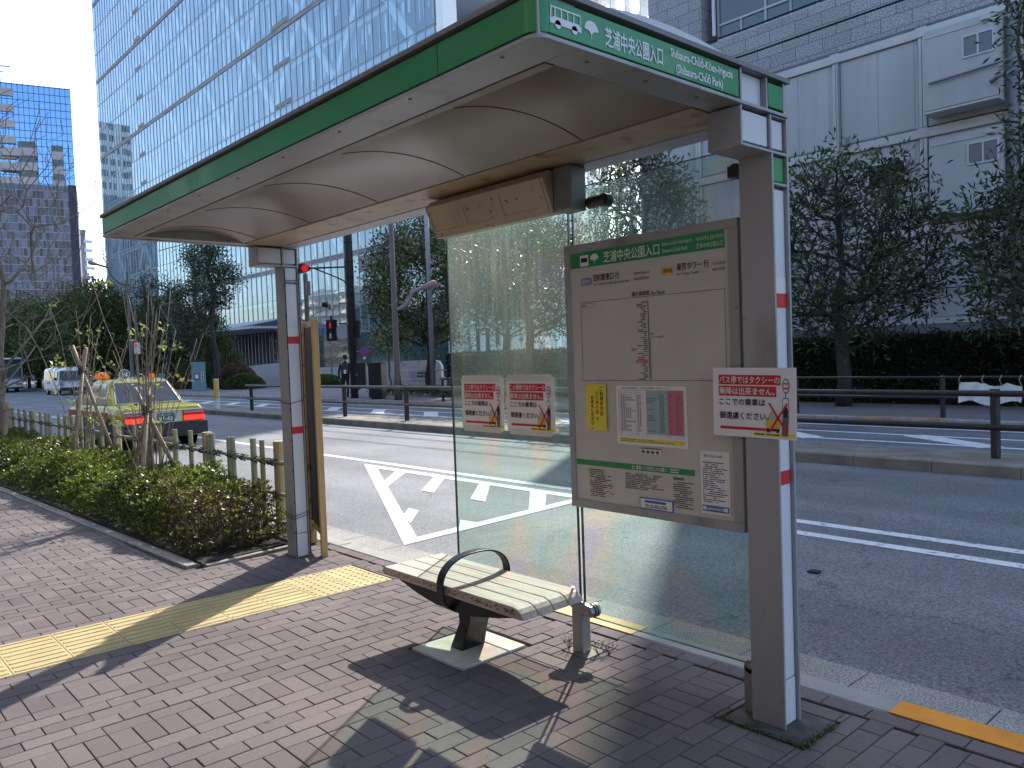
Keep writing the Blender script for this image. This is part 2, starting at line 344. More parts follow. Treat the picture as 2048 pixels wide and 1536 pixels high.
def thing(name, label, cat, loc=(0, 0, 0), rz=0, group=None):
    o = bpy.data.objects.new(name, None); o.empty_display_size = .1; COL.objects.link(o); o.location = loc; o.rotation_euler = (0, 0, rz)
    LOC[o.name] = Matrix.Translation(loc) @ Matrix.Rotation(rz, 4, 'Z'); return tag(o, label, cat, group)
def struct(o): o['kind'] = 'structure'; return o
def reg(o): LOC[o.name] = Matrix.Identity(4); return o      # a mesh at the origin used as parent
def copy_tree(o, parent=None):
    c = o.copy(); COL.objects.link(c)
    if parent: c.parent = parent
    for ch in list(o.children): copy_tree(ch, c)
    return c

def np_mesh(name, verts, quads, mats, parent=None, smooth=False):
    me = bpy.data.meshes.new(name); nv, nf = len(verts), len(quads)
    me.vertices.add(nv); me.vertices.foreach_set('co', np.asarray(verts, np.float32).ravel())
    me.loops.add(nf*4); me.loops.foreach_set('vertex_index', np.asarray(quads, np.int32).ravel())
    me.polygons.add(nf); me.polygons.foreach_set('loop_start', np.arange(0, nf*4, 4, dtype=np.int32))
    me.update(calc_edges=True)
    for x in (mats if isinstance(mats, (list, tuple)) else [mats]): me.materials.append(M[x])
    o = bpy.data.objects.new(name, me); COL.objects.link(o); par(o, parent); return o

def leaves(name, pos, dirs, length, width, mats, parent=None, seed=0, fold=.25):
    g = np.random.default_rng(seed); N = len(pos); pos = np.asarray(pos, float); d = np.asarray(dirs, float)
    d /= np.linalg.norm(d, axis=1, keepdims=True)+1e-9
    r = g.normal(size=(N, 3)); s = np.cross(d, r); s /= np.linalg.norm(s, axis=1, keepdims=True)+1e-9; nrm = np.cross(s, d)
    L = length*g.uniform(.7, 1.25, (N, 1)); W = width*g.uniform(.75, 1.2, (N, 1))
    mid = pos+d*L*.55+nrm*L*.06
    v = np.stack([pos, mid+s*W/2+nrm*W*fold, pos+d*L, mid-s*W/2+nrm*W*fold], 1).reshape(-1, 3)
    return np_mesh(name, v, np.arange(N*4).reshape(-1, 4), mats, parent)

def text_geo(body):
    cu = bpy.data.curves.new('t', 'FONT'); cu.body = body; cu.resolution_u = 2
    o = bpy.data.objects.new('t', cu); COL.objects.link(o); dg = bpy.context.evaluated_depsgraph_get(); dg.update()
    me = o.evaluated_get(dg).to_mesh(); vs = np.array([v.co[:] for v in me.vertices]).reshape(-1, 3); fs = [tuple(p.vertices) for p in me.polygons]
    o.evaluated_get(dg).to_mesh_clear(); bpy.data.objects.remove(o); bpy.data.curves.remove(cu)
    return vs, fs
TG = {}
def text(mb, body, org, ux, uz, w, h, m=0, bold=0):
    """write body into the box whose lower left corner is org, w along ux, h along uz"""
    if body not in TG: TG[body] = text_geo(body)
    vs, fs = TG[body]
    if len(vs) == 0: return
    lo, hi = vs.min(0), vs.max(0); sx = w/max(hi[0]-lo[0], 1e-6); sy = h/max(hi[1]-lo[1], 1e-6)
    org, ux, uz = np.array(org), np.array(ux, float), np.array(uz, float); nn = np.cross(ux, uz)
    for k, (bx, bz) in enumerate([(0, 0)] if not bold else [(-bold, 0), (bold, 0), (0, bold), (0, -bold)]):
        P = org+((vs[:, :1]-lo[0])*sx+bx)*ux+((vs[:, 1:2]-lo[1])*sy+bz)*uz+nn*k*.00012
        mb.add(P.tolist(), fs, m)

def smallprint(mb, x0, x1, z0, z1, y, rows, m=0, fill=.85, seed=1, th=.42):
    """rows of print too small to read: broken dashes on a plane facing -y"""
    g = random.Random(seed); dz = (z1-z0)/rows
    for i in range(rows):
        zc = z1-(i+.5)*dz; x = x0; end = x0+(x1-x0)*g.uniform(.55, 1)*min(1, fill+.15)
        while x < end:
            wd = g.uniform(.6, 2.6)*dz*.8; q = min(x+wd, end)
            if g.random() < fill: mb.add([(x, y, zc-dz*th/2), (q, y, zc-dz*th/2), (q, y, zc+dz*th/2), (x, y, zc+dz*th/2)], [(0, 1, 2, 3)], m)
            x = q+dz*.25
def rect(mb, x0, x1, z0, z1, y, m=0): mb.add([(x0, y, z0), (x1, y, z0), (x1, y, z1), (x0, y, z1)], [(0, 1, 2, 3)], m)
def frame(mb, x0, x1, z0, z1, y, t, m=0):
    rect(mb, x0, x1, z0, z0+t, y, m); rect(mb, x0, x1, z1-t, z1, y, m); rect(mb, x0, x0+t, z0+t, z1-t, y, m); rect(mb, x1-t, x1, z0+t, z1-t, y, m)
def disc(mb, cx, cz, rx, rz, y, m=0, n=20, a0=0, a1=2*math.pi):
    mb.add([(cx+rx*math.cos(a0+(a1-a0)*i/n), y, cz+rz*math.sin(a0+(a1-a0)*i/n)) for i in range(n)], [tuple(range(n))], m)

# ------------------------------------------------------------------ ground, road, pavement
def sheet(name, poly, z, m):
    return struct(MB().add([(x, y, z) for x, y in poly], [tuple(range(len(poly)))]).build(name, m))
sheet('ground', [(-1500, -1500), (1500, -1500), (1500, 1500), (-1500, 1500)], -.16, 'ground')
sheet('road', [(-400, 3.98), (120, 3.98), (120, 16.36), (-400, 16.36)], -.10, 'asphalt')
g = MB(); x = -60.0
while x < 20:
    g.cbox(x, x+.594, 3.554, 3.99, -.2, -.092, .004); x += .6
struct(g.build('gutter', 'gutter'))
k = MB(); x = -60.1
while x < 20:
    k.cbox(x, x+.995, 3.398, 3.548, -.2, 0, .012); x += 1.0
struct(k.build('kerb', 'kerb'))
struct(MB().box(-1.46, 3.2, 3.40, 3.546, .0005, .0045).build('kerb_marking', 'orange'))
struct(MB().box(-3.95, -2.87, 3.40, 3.546, .0005, .0045).build('kerb_marking', 'yelpaint'))
struct(MB().box(-60, 6, -3, 3.396, -.16, -.014).build('pavement_bed', 'joint'))

def bricks():
    b = MB(); gap = .0017
    rows = []            # (x0,x1,kind)
    x = -3.745
    seqR = ['W']+['n']*5+['W']+['n']*6+['W']+['n']*3+['W']+['n']*5+['W']+['n']*5+['W']+['n']*5+['W']+['n']*6
    for s_ in seqR:
        wd = .1945 if s_ == 'W' else .0985; rows.append((x, x+wd, s_)); x += wd
    x = -3.745; seqL = (['n']*5+['W'])*40
    for s_ in seqL:
        wd = .1945 if s_ == 'W' else .0985; rows.append((x-wd, x, s_)); x -= wd
        if x < -14.5: break
    skips = [(-5.445, -4.855, -3, 3.146), (-14.6, -6.275, 2.16, 3.4), (-3.635, -3.165, 2.42, 2.92), (-1.95, -1.56, 2.86, 3.18), (-2.99, -2.80, 2.97, 3.13)]
    for i, (x0, x1, s_) in enumerate(rows):
        L = .0975 if s_ == 'W' else .195
        y = -2.2+(0 if s_ == 'W' else (i % 2)*.0975)+.014
        while y < 3.29:
            y1 = min(y+L, 3.292)
            if y1-y > .02:
                hit = any(x1 > a+.004 and x0 < b_-.004 and y1 > c+.004 and y < d-.004 for a, b_, c, d in skips)
                if not hit:
                    dz = rnd.uniform(-.0022, .0016); b.cbox(x0+gap, x1-gap, y+gap, y1-gap, -.03, dz, .0026)
                else:     # cut bricks up to the edge of the obstacle
                    for a, b_, c, d in skips:
                        if x1 > a+.004 and x0 < b_-.004 and y1 > c+.004 and y < d-.004:
                            for (p, q, r_, s2) in ((x0, min(x1, a), y, y1), (max(x0, b_), x1, y, y1), (max(x0, a), min(x1, b_), y, min(y1, c)), (max(x0, a), min(x1, b_), max(y, d), y1)):
                                if q-p > .022 and s2-r_ > .022: b.cbox(p+gap, q-gap, r_+gap, s2-gap, -.03, rnd.uniform(-.0012, .001), .003)
                            break
            y += L
    x = -6.2
    while x < 3:
        b.cbox(x+gap, x+.195-gap, 3.294+gap, 3.394-gap, -.03, rnd.uniform(-.001, .001), .0035); x += .195
    return struct(b.build('pavement', 'brick'))
bricks()

# tactile strip: guiding bars, then dots by the kerb
tac = MB(); T0 = .779
for j in range(-8, 8):
    for i in (0, 1):
        x0 = -5.445+i*.295; y0 = T0+j*.2945
        tac.cbox(x0+.001, x0+.294, y0+.001, y0+.2935, -.03, .001, .002)
        if j < 6:
            for q in range(4):
                xc = x0+.037+q*.0735; tac.cbox(xc-.011, xc+.011, y0+.012, y0+.283, .0005, .006, .004)
        else:
            for q in range(5):
                for r_ in range(5):
                    xc, yc = x0+.03+q*.0588, y0+.03+r_*.0588
                    tac.lathe([(.013, .0005), (.0115, .004), (.006, .006), (0, .0062)], (xc, yc, 0), 8)
struct(tac.build('tactile_paving', 'tact'))

# planter edging and soil
pk = MB(); out_ = [(-22, 1.63), (-6.28, 2.23)]; sl_ = (2.23-1.63)/(22-6.28)
x = -22.0
while x < -6.5:
    x1 = min(x+.6, -6.28); a = 2.23-sl_*(-6.28-x); b_ = 2.23-sl_*(-6.28-x1)
    pk.prism([(x+.003, a, -.1), (x1-.003, b_, -.1), (x1-.003, b_+.12, -.1), (x+.003, a+.12, -.1)], (0, 0, .112)); x = x1
y = 2.352
while y < 3.39:
    y1 = min(y+.6, 3.39); a = -6.28-(y-2.23)*.12; pk.prism([(a, y, -.1), (a-(y1-y)*.12, y1-.006, -.1), (a-(y1-y)*.12-.12, y1-.006, -.1), (a-.12, y, -.1)], (0, 0, .112)); y = y1
struct(pk.build('planter_edging', 'planterk', bevel=.008))
so = MB(); nx, ny = 120, 12; vs = []
for i in range(nx+1):
    for j in range(ny+1):
        X = -22+(15.66)*i/nx; Y = 1.74+(3.39-1.74)*j/ny
        yl = 2.35-sl_*(-6.28-X)-.02; Y = max(Y, yl) if j else yl
        vs.append((X-.12*(Y-2.3) if i == nx else X, Y, .012+.02*rnd.random()))
so.add(vs, [(i*(ny+1)+j, (i+1)*(ny+1)+j, (i+1)*(ny+1)+j+1, i*(ny+1)+j+1) for i in range(nx) for j in range(ny)])
struct(so.build('planter_soil', 'soil'))
# footing pads
struct(MB().prism([(-3.62, 2.44, -.03), (-3.18, 2.45, -.03), (-3.185, 2.89, -.03), (-3.61, 2.89, -.03)], (0, 0, .033)).build('footing_pad', 'stone', bevel=.006))
struct(MB().box(-1.935, -1.575, 2.875, 3.165, -.03, .001).build('footing_pad', 'dampc', bevel=.004))
struct(MB().box(-2.98, -2.81, 2.98, 3.12, -.03, .0).build('footing_pad', 'kerbd'))

# road markings
rm = MB()
def stripe(p, q, w, z=-.096):
    p, q = Vector((*p, z)), Vector((*q, z)); d = (q-p).normalized(); s_ = Vector((-d.y, d.x, 0))*w/2
    rm.add([p-s_, q-s_, q+s_, p+s_], [(0, 1, 2, 3)])
stripe((-70, 7.06), (40, 7.06), .14); stripe((-6.2, 6.62), (40, 6.62), .14)
for k_, py in enumerate([[(-11.25, 6.81), (-10.77, 6.74), (-6.18, 4.28), (-6.01, 4.02)], [(-11.25, 6.82), (-6.40, 6.80), (-6.27, 6.64), (-10.6, 6.65)], [(-6.18, 4.28), (-6.38, 6.68), (-6.21, 6.62), (-6.01, 4.02)],
        [(-10.13, 6.67), (-9.84, 6.66), (-8.96, 5.77), (-9.42, 6.02)], [(-9.23, 6.75), (-8.96, 6.72), (-8.05, 5.85), (-8.32, 5.85)], [(-8.23, 6.75), (-7.95, 6.69), (-7.05, 5.85), (-7.33, 5.85)],
        [(-7.20, 6.7), (-6.93, 6.72), (-6.32, 6.1), (-6.30, 5.83)], [(-7.46, 5.07), (-7.24, 5.05), (-6.75, 4.60), (-7.18, 4.81)], [(-6.47, 5.03), (-6.22, 5.06), (-6.1, 4.71)]]):
    rm.add([(x_, y_, -.0955+.0004*k_) for x_, y_ in py], [tuple(range(len(py)))[::-1]])
stripe((-60, 14.75), (40, 14.75), .14); stripe((-60, 13.62), (40, 13.62), .14)
for i in range(-14, 14):
    x = i*2.9; stripe((x, 14.75), (x+1.6, 13.62), .42, -.0955)
stripe((-60, 16.0), (40, 16.0), .12)
struct(rm.build('road_markings', 'line'))

# median with kerb blocks
md = MB(); x = -29.0
while x < 60:
    md.cbox(x+.004, x+.996, 10.70, 10.86, -.15, .055, .02); md.cbox(x+.004, x+.996, 11.64, 11.80, -.15, .055, .02); x += 1.0
md.box(-29.0, 60, 10.862, 11.638, -.15, .045)
md.lathe([(.55, -.15), (.55, .04), (.52, .055), (0, .055)], (-29.0, 11.25, 0), 20)
struct(md.build('median', 'kerbd'))
# far pavement
fk = MB(); x = -110.0
while x < 60:
    fk.cbox(x+.004, x+.996, 16.40, 16.56, -.15, .05, .015); x += 1.0
struct(fk.build('far_kerb', 'kerb'))
struct(MB().box(-110, 60, 16.562, 39.5, -.15, .045).build('far_pavement', 'farwalk'))
for a, b_ in ((-7.6, -5.8), (-24.6, -21.5), (-20.4, -19.2)):
    struct(MB().box(a, b_, 16.41, 16.55, .0505, .0545).build('kerb_marking', 'orange'))

# ------------------------------------------------------------------ bus shelter
XL, XR, YF, YB, ZB, ZT = -6.13, -1.688, 1.664, 3.088, 2.51, 2.655
sh = thing('bus_shelter', 'grey bus shelter with green name boards, arched ceiling and two glass screens', 'bus shelter', (-3.9, 2.4, 0))

def shelter_post(xr, green):
    b = MB(); x0 = xr-.152
    b.box(x0, xr-.032, 2.968, 3.072, .0, 2.505)                       # core
    b.box(x0, xr, 2.955, 2.967, 0, 2.355); b.box(x0, xr, 3.073, 3.086, 0, 2.505)
    b.box(x0, xr-.032, 2.748, 2.953, 2.365, 2.505)                    # bracket under the roof end
    b.box(x0, xr, 2.736, 2.747, 2.352, 2.505); b.box(x0, xr, 2.748, 3.072, 2.352, 2.364)
    b.box(xr-.031, xr, 2.948, 2.960, 2.365, 2.505)
    b.box(xr-.031, xr-.001, 2.968, 3.072, 2.228, 2.239); b.box(xr-.031, xr-.001, 2.968, 3.072, 2.500, 2.505)
    po = reg(b.build('post', 'grey', sh, bevel=.003))
    b = MB()
    b.box(xr-.031, xr-.017, 2.970, 3.070, .195, 2.215); b.box(xr-.031, xr-.015, 2.970, 3.070, .004, .189)
    b.box(xr-.031, xr-.012, 2.752, 2.943, 2.375, 2.493); b.box(xr-.031, xr-.016, 2.966, 3.066, 2.378, 2.492)
    b.build('white_panel', 'white_panel', po, bevel=.002)
    if green: MB().box(xr-.031, xr-.014, 2.970, 3.068, 2.247, 2.345).build('green_panel', 'green', po, bevel=.003)
    else: MB().box(xr-.031, xr-.014, 2.970, 3.068, 2.247, 2.345).build('white_panel', 'white_panel', po, bevel=.003)
    for z0 in (1.735, 1.005): MB().box(xr-.0165, xr-.0155, 2.9705, 3.0695, z0, z0+.058).build('red_sticker', 'red', po)
    MB().box(xr-.0166, xr-.016, 2.9705, 3.0695, 1.795, 1.86).build('tape_patch', 'tape', po)
    return po
pr = shelter_post(XR, True); pl = shelter_post(XL+.152, False)
c = MB(); xw = XL+.152+.004       # wire run up the left post with a loop round it
c.tube([(xw, 2.962, .01), (xw+.001, 2.963, .6), (xw, 2.962, 1.2), (xw+.001, 2.961, 2.34)], .0035, 5)
c.tube([(xw, 3.082, .01), (xw+.002, 3.083, .7), (xw, 3.082, 1.4), (xw, 3.082, 2.34)], .0035, 5)
for z0 in (.36, .335, 1.27):
    c.tube([(xw-.165, 2.948, z0), (xw, 2.949, z0-.02), (xw+.004, 3.084, z0+.01), (xw-.165, 3.094, z0)], .0028, 5)
for i in range(9): c.lathe([(.006, 0), (.006, .012)], (xw+.003, 2.957, .2+i*.25), 6); c.lathe([(.006, 0), (.006, .012)], (xw+.003, 3.086, .3+i*.25), 6)
c.build('cable', 'black', pl)

# roof frame
b = MB()
b.box(XL+.01, XR-.01, YF+.012, 1.838, ZB+.004, ZT-.012)                 # front beam core (soffit)
b.box(XL+.01, XL+.150, 1.840, YB-.004, ZB+.004, ZT-.012); b.box(XR-.150, XR-.036, 1.840, YB-.004, ZB+.004, ZT-.012)
b.box(XR-.035, XR-.020, 1.70, 2.735, ZB+.012, ZT-.012)
b.box(XR-.035, XR-.031, 2.745, YB-.004, ZB+.012, ZT-.012)
b.box(XL+.152, XR-.152, 2.942, YB-.004, ZB-.004, ZT-.012)               # rear beam
b.build('roof_frame', 'grey', sh, bevel=.004)
b = MB(); R_ = .045
def ring_poly(off, rr):      # plan outline with rounded front corners
    pts = [(XL-off, YB+.0), (XL-off, YF-off+rr)]
    for i in range(7):
        a = math.pi+math.pi/2*i/6; pts.append((XL-off+rr+rr*math.cos(a), YF-off+rr+rr*math.sin(a)))
    for i in range(7):
        a = 1.5*math.pi+math.pi/2*i/6; pts.append((XR+off-rr+rr*math.cos(a), YF-off+rr+rr*math.sin(a)))
    return pts+[(XR+off, YB+.0)]
def lip(mb, z0, z1, o1, depth, rr):
    A = ring_poly(o1, rr); B = ring_poly(o1-depth, max(rr-depth, .005)); n = len(A); vs = []
    for p in A: vs += [(*p, z0), (*p, z1)]
    for p in B: vs += [(*p, z0), (*p, z1)]
    o = 2*n; fs = []
    for i in range(n-1):
        fs += [(2*i, 2*i+2, 2*i+3, 2*i+1), (o+2*i+1, o+2*i+3, o+2*i+2, o+2*i), (2*i+1, 2*i+3, o+2*i+3, o+2*i+1), (2*i, o+2*i, o+2*i+2, 2*i+2)]
    fs += [(0, 1, o+1, o), (2*n-2, o+2*n-2, o+2*n-1, 2*n-1)]
    mb.add(vs, fs)
lip(b, ZB-.001, ZB+.0115, .004, .05, .05)
for y0 in (2.737, 2.922, 3.052): b.box(XR-.030, XR+.0005, y0, y0+.011, ZB+.0125, ZT-.011)
b.build('edge_lip', 'grey', sh, bevel=.002)
b = MB(); lip(b, ZT-.010, ZT+.008, .014, .12, .055); b.build('roof_edge', 'greyd', sh, bevel=.004)
b = MB()
for i in range(9):
    x_ = XL+.25+i*.5; b.lathe([(.007, 0), (.006, .004), (0, .005)], (x_, YF+.02, ZT+.008), 8); b.tube([(x_, YF+.03, ZB-.001), (x_, YF+.03, ZB-.006)], .007, 8)
for i in range(3): b.tube([(XR-.01, 1.95+i*.3, ZT+.008), (XR-.01, 1.95+i*.3, ZT+.014)], .007, 8); b.tube([(XR-.07, 1.95+i*.3, ZB+.003), (XR-.07, 1.95+i*.3, ZB-.001)], .007, 8)
for z_ in (.12, .9, 1.7, 2.2):
    for xq in (XR-.14, XR-.012, XL+.012, XL+.14): b.tube([(xq, 2.956, z_), (xq, 2.952, z_)], .005, 8)
b.build('screw', 'steel', sh)
# green boards: front fascia in two lengths, rounded corner, end board with the stop name
b = MB()
for x0, x1 in ((XL+.05, -2.172), (-2.168, XR-.05)): b.box(x0, x1, YF-.002, YF+.010, ZB+.020, ZT-.022)
b.build('green_fascia', 'green', sh, bevel=.002)
b = MB(); n_ = 10; vs = []
for i in range(n_+1):
    a = 1.5*math.pi+math.pi/2*i/n_; cx, cy, r_ = XR-.052, YF+.050, .052
    vs += [(cx+r_*math.cos(a), cy+r_*math.sin(a), ZB+.020), (cx+r_*math.cos(a), cy+r_*math.sin(a), ZT-.022)]
b.add(vs, [(2*i, 2*i+2, 2*i+3, 2*i+1) for i in range(n_)]); b.build('green_corner', 'green', sh, smooth=True)
b = MB(); vs = []
for i in range(n_+1):
    a = math.pi+math.pi/2*i/n_; cx, cy, r_ = XL+.052, YF+.050, .052
    vs += [(cx+r_*math.cos(a), cy+r_*math.sin(a), ZB+.020), (cx+r_*math.cos(a), cy+r_*math.sin(a), ZT-.022)]
b.add(vs, [(2*i, 2*i+2, 2*i+3, 2*i+1) for i in range(n_)]); b.build('green_corner', 'green', sh, smooth=True)
nb = reg(MB().box(XR-.019, XR-.001, YF+.052, 2.728, ZB+.020, ZT-.022).build('name_board', 'green', sh, bevel=.002))
MB().box(XR-.030, XR+.002, 2.937, 3.048, ZB+.022, ZT-.028).build('green_panel', 'green', sh, bevel=.003)
MB().box(XR-.030, XR-.024, 2.750, 2.920, ZB+.014, ZT-.014).build('white_panel', 'white_panel', sh)
MB().box(XL-.002, XL+.012, YF+.052, YB-.02, ZB+.020, ZT-.022).build('green_fascia', 'green', sh)
# lettering on the end board (reads along +y)
t = MB(); UX, UZ = (0, 1, 0), (0, 0, 1); xs = XR+.0012
def P(y, z): return (xs, y, z)
def quadyz(y0, y1, z0, z1, m=0): t.add([P(y0, z0), P(y1, z0), P(y1, z1), P(y0, z1)], [(0, 1, 2, 3)], m)
y0, y1, z0, z1 = 1.716, 1.852, 2.548, 2.612
t.add([P(y0, .012+z0), P(y1, .012+z0), P(y1, z0+.034), P(y0+.020, z0+.034), P(y0+.020, z0+.034), P(y0, z0+.026)], [(0, 1, 2, 3, 5)])
quadyz(y0+.004, y1, z1-.005, z1)                      # roof line
for i in range(5): quadyz(y0+.020+i*.027, y0+.025+i*.027, z0+.034, z1-.005)
quadyz(y1-.006, y1, z0+.03, z1-.004); t.add([P(y0, z0+.026), P(y0+.005, z0+.026), P(y0+.009, z1-.004), P(y0+.004, z1-.004)], [(0, 1, 2, 3)])
for cy in (y0+.034, y1-.030): t.add([P(cy+.013*math.cos(a*math.pi/8), z0+.013+.013*math.sin(a*math.pi/8)) for a in range(16)], [tuple(range(16))])
gk = [(1.898, 2.545), (1.8965, 2.566), (1.886, 2.576), (1.866, 2.579)]+[(1.898-.032*math.cos(math.pi*i/10), 2.579+.029*math.sin(math.pi*i/10)) for i in range(1, 10)]+[(1.930, 2.579), (1.910, 2.576), (1.8995, 2.566)]
t.add([P(*p) for p in gk], [tuple(range(len(gk)))])
text(t, '芝浦中央公園入口', P(1.962, 2.546), UX, UZ, .294, .060, bold=.0012)
text(t, 'Shibaura-Chūō-Kōen-Iriguchi', P(2.302, 2.579), UX, UZ, .380, .040, bold=.0010)
text(t, '(Shibaura-Chūō Park)', P(2.332, 2.531), UX, UZ, .284, .040, bold=.0010)
t.build('lettering', 'white', nb)

# ceiling vault in panels with seams, outer dome
def arc(t_, y0, y1, z0, s_): return (y0+(y1-y0)*t_, z0+s_*4*t_*(1-t_))
xsm = [XL+.15, -5.72, -4.9, -4.07, -3.25, -2.42, XR-.15]
for i in range(6):
    b = MB(); n_ = 14
    for k_, xx in enumerate((xsm[i]+.003, xsm[i+1]-.003)):
        for j in range(n_+1):
            yy, zz = arc(j/n_, 1.865, 2.64, 2.514, .062); b.v.append((xx, yy, zz))
    b.f = [(j, j+1, n_+1+j+1, n_+1+j) for j in range(n_)]; b.mi = [0]*n_
    b.build('ceiling_panel', 'ceil', sh, smooth=True)
b = MB()
for xx in xsm[1:-1]: b.tube([(xx, *arc(j/14, 1.865, 2.64, 2.516, .062)) for j in range(15)], .005, 4)
b.box(XL+.15, XR-.15, 1.8385, 1.8425, ZB+.002, ZB+.03); b.box(XL+.15, XR-.15, 2.637, 2.643, ZB+.004, ZB+.02)
b.build('seam', 'flake', sh)
MB().box(XL+.153, XR-.153, 1.843, 1.885, ZB+.001, ZB+.012).build('inner_trim', mat('dusty_trim', (.30, .27, .235), .5, var=.25, scale=7), sh)
MB().box(XL+.153, XR-.153, 2.645, 2.936, ZB-.001, ZB+.05).build('soffit_board', 'beige2', sh, bevel=.004)
b = MB(); n_ = 18
for xx in (XL+.06, XR-.07):
    for j in range(n_+1): b.v.append((xx, *arc(j/n_, 1.74, 3.05, ZT, .085)))
b.f = [(j+1, j, n_+1+j, n_+1+j+1) for j in range(n_)]+[tuple(range(n_+1)), tuple(range(n_+1, 2*n_+2))[::-1]]; b.mi = [0]*len(b.f)
b.build('roof_dome', 'white_panel', sh)

# light box under the rear beam
lbp = [(2.80, 2.455), (2.874, 2.282), (3.0, 2.300), (2.99, 2.495), (2.84, 2.495)]
lb = reg(MB().prism([(-3.83, y_, z_) for y_, z_ in lbp], (.985, 0, 0)).build('light_box', 'beige', sh, bevel=.004))
b = MB(); fd = Vector((0, .074, -.173)).normalized(); fn = Vector((0, -.173, -.074)).normalized()
def face(x_, s_): return Vector((x_, 2.80, 2.455))+fd*s_+fn*.0012
def fl(xa, sa, xb, sb, w_=.003):
    A, B = face(xa, sa), face(xb, sb); d = (B-A).normalized(); s2 = d.cross(fn)*w_/2; b.add([A-s2, B-s2, B+s2, A+s2], [(0, 1, 2, 3)])
for x_ in (-3.80, -3.50, -3.19):
    fl(x_, .03, x_, .145); fl(x_, .145, x_+.25, .145, .0015); fl(x_+.25, .03, x_+.25, .145, .001)
fl(-3.815, .0, -3.815, .186); fl(-2.865, .0, -2.865, .186)
b.build('hatch_outline', 'flake', lb)
b = MB(); b.box(-2.843, -2.72, 2.87, 2.985, 2.285, 2.506); b.build('bracket', 'greyd', sh, bevel=.01)
b = MB(); b.tube([(-2.72, 3.0, 2.325), (-2.60, 3.0, 2.325)], .03, 14); b.tube([(-2.615, 2.985, 2.325), (-2.615, 3.03, 2.325)], .032, 16); b.build('glass_clamp', 'dark', sh, bevel=.003)

# glass screens
for x0, x1, z0 in ((-3.942, -2.902, .262), (-2.872, -1.862, .20)):
    gp = reg(MB().box(x0, x1, 3.034, 3.0445, z0, 2.425).build('glass_pane', 'glass', sh))
    b = MB()
    for xx in (x0, x1): b.box(xx-.0035, xx+.0035, 3.0333, 3.0452, z0-.001, 2.426)
    b.box(x0+.004, x1-.004, 3.0337, 3.0449, z0-.002, z0+.001); b.box(x0+.004, x1-.004, 3.0337, 3.0449, 2.4245, 2.4275)
    b.build('pane_edge', 'gedge', gp)
# foot bracket between the screens
b = MB()
b.prism([(-2.935, 3.0, 0), (-2.862, 3.0, 0), (-2.866, 3.0, .215), (-2.80, 3.0, .205), (-2.786, 3.0, .232), (-2.80, 3.0, .262), (-2.84, 3.0, .268), (-2.96, 3.0, .322), (-3.0, 3.0, .318), (-3.012, 3.0, .285), (-2.99, 3.0, .255), (-2.935, 3.0, .235)], (0, .028, 0))
b.prism([(-2.895, 3.028, 0), (-2.875, 3.028, 0), (-2.875, 3.028, .2), (-2.895, 3.028, .2)], (0, .05, 0))
fo = reg(b.build('glass_foot', 'steel', sh, bevel=.004))
b = MB()
for cx, cz in ((-2.978, .292), (-2.815, .236)):
    b.tube([(cx, 3.029, cz), (cx, 3.034, cz)], .036, 18); b.tube([(cx, 3.045, cz), (cx, 3.06, cz)], .036, 18)
b.build('clamp_disc', 'steel', fo)
b = MB()
for cx, cz in ((-2.978, .292), (-2.815, .236)): b.tube([(cx, 2.988, cz), (cx, 3.001, cz)], .012, 10)
b.build('bolt', 'chrome', fo)
b = MB(); b.box(-1.905, -1.842, 3.0, 3.03, 0, .20); b.tube([(-1.8735, 3.0, .20), (-1.8735, 3.03, .20)], .0315, 18); b.tube([(-1.872, 2.99, .205), (-1.872, 3.001, .205)], .013, 10)
b.build('glass_foot', 'steel', sh, bevel=.003)
b = MB(); b.box(-1.925, -1.842, 3.0, 3.03, 2.30, 2.35); b.tube([(-1.885, 2.99, 2.325), (-1.885, 3.05, 2.325)], .03, 16); b.build('glass_clamp', 'dark', sh, bevel=.003)

# ------------------------------------------------------------------ notice board on the second screen
bd = thing('notice_board', 'grey framed timetable board with green header fixed before the right glass screen', 'notice board', (-2.4, 3.0, .79))
b = MB(); FX0, FX1, FZ0, FZ1 = -2.892, -1.872, .785, 2.128
b.box(FX0, FX1, 2.984, 3.012, FZ1-.040, FZ1); b.box(FX0, FX1, 2.984, 3.012, FZ0, FZ0+.040)
b.box(FX0, FX0+.034, 2.9845, 3.0118, FZ0+.040, FZ1-.040); b.box(FX1-.052, FX1, 2.9845, 3.0118, FZ0+.040, FZ1-.040)
for z_ in (1.75, 1.195): b.tube([(FX1-.018, 2.980, z_), (FX1-.018, 2.985, z_)], .010, 12)
b.build('frame', 'grey', bd, bevel=.003)
MB().box(FX0+.034, FX1-.052, 2.994, 3.010, FZ0+.040, FZ1-.040).build('backing_sheet', 'sheet', bd)
Y1, Y2, Y3 = 2.9925, 2.9915, 2.9905
b = MB(); rect(b, -2.852, -1.941, 2.008, 2.086, Y1); b.build('header_band', 'green', bd)
t = MB(); UX = (1, 0, 0)
rect(t, -2.785, -2.728, 2.014, 2.069, Y2, 0)
gk = [(-2.687, 2.014), (-2.689, 2.034), (-2.700, 2.041), (-2.716, 2.044)]+[(-2.687-.028*math.cos(math.pi*i/10), 2.044+.027*math.sin(math.pi*i/10)) for i in range(1, 10)]+[(-2.659, 2.044), (-2.674, 2.041), (-2.685, 2.034)]
t.add([(x_, Y2, z_) for x_, z_ in gk], [tuple(range(len(gk)))])
text(t, '芝浦中央公園入口', (-2.627, Y2, 2.018), UX, UZ, .34, .054, bold=.0005)
text(t, 'Shibaura-Chūō-Kōen-Iriguchi', (-2.272, Y2, 2.05), UX, UZ, .165, .022); text(t, '(Shibaura-Chūō Park)', (-2.272, Y2, 2.019), UX, UZ, .14, .022)
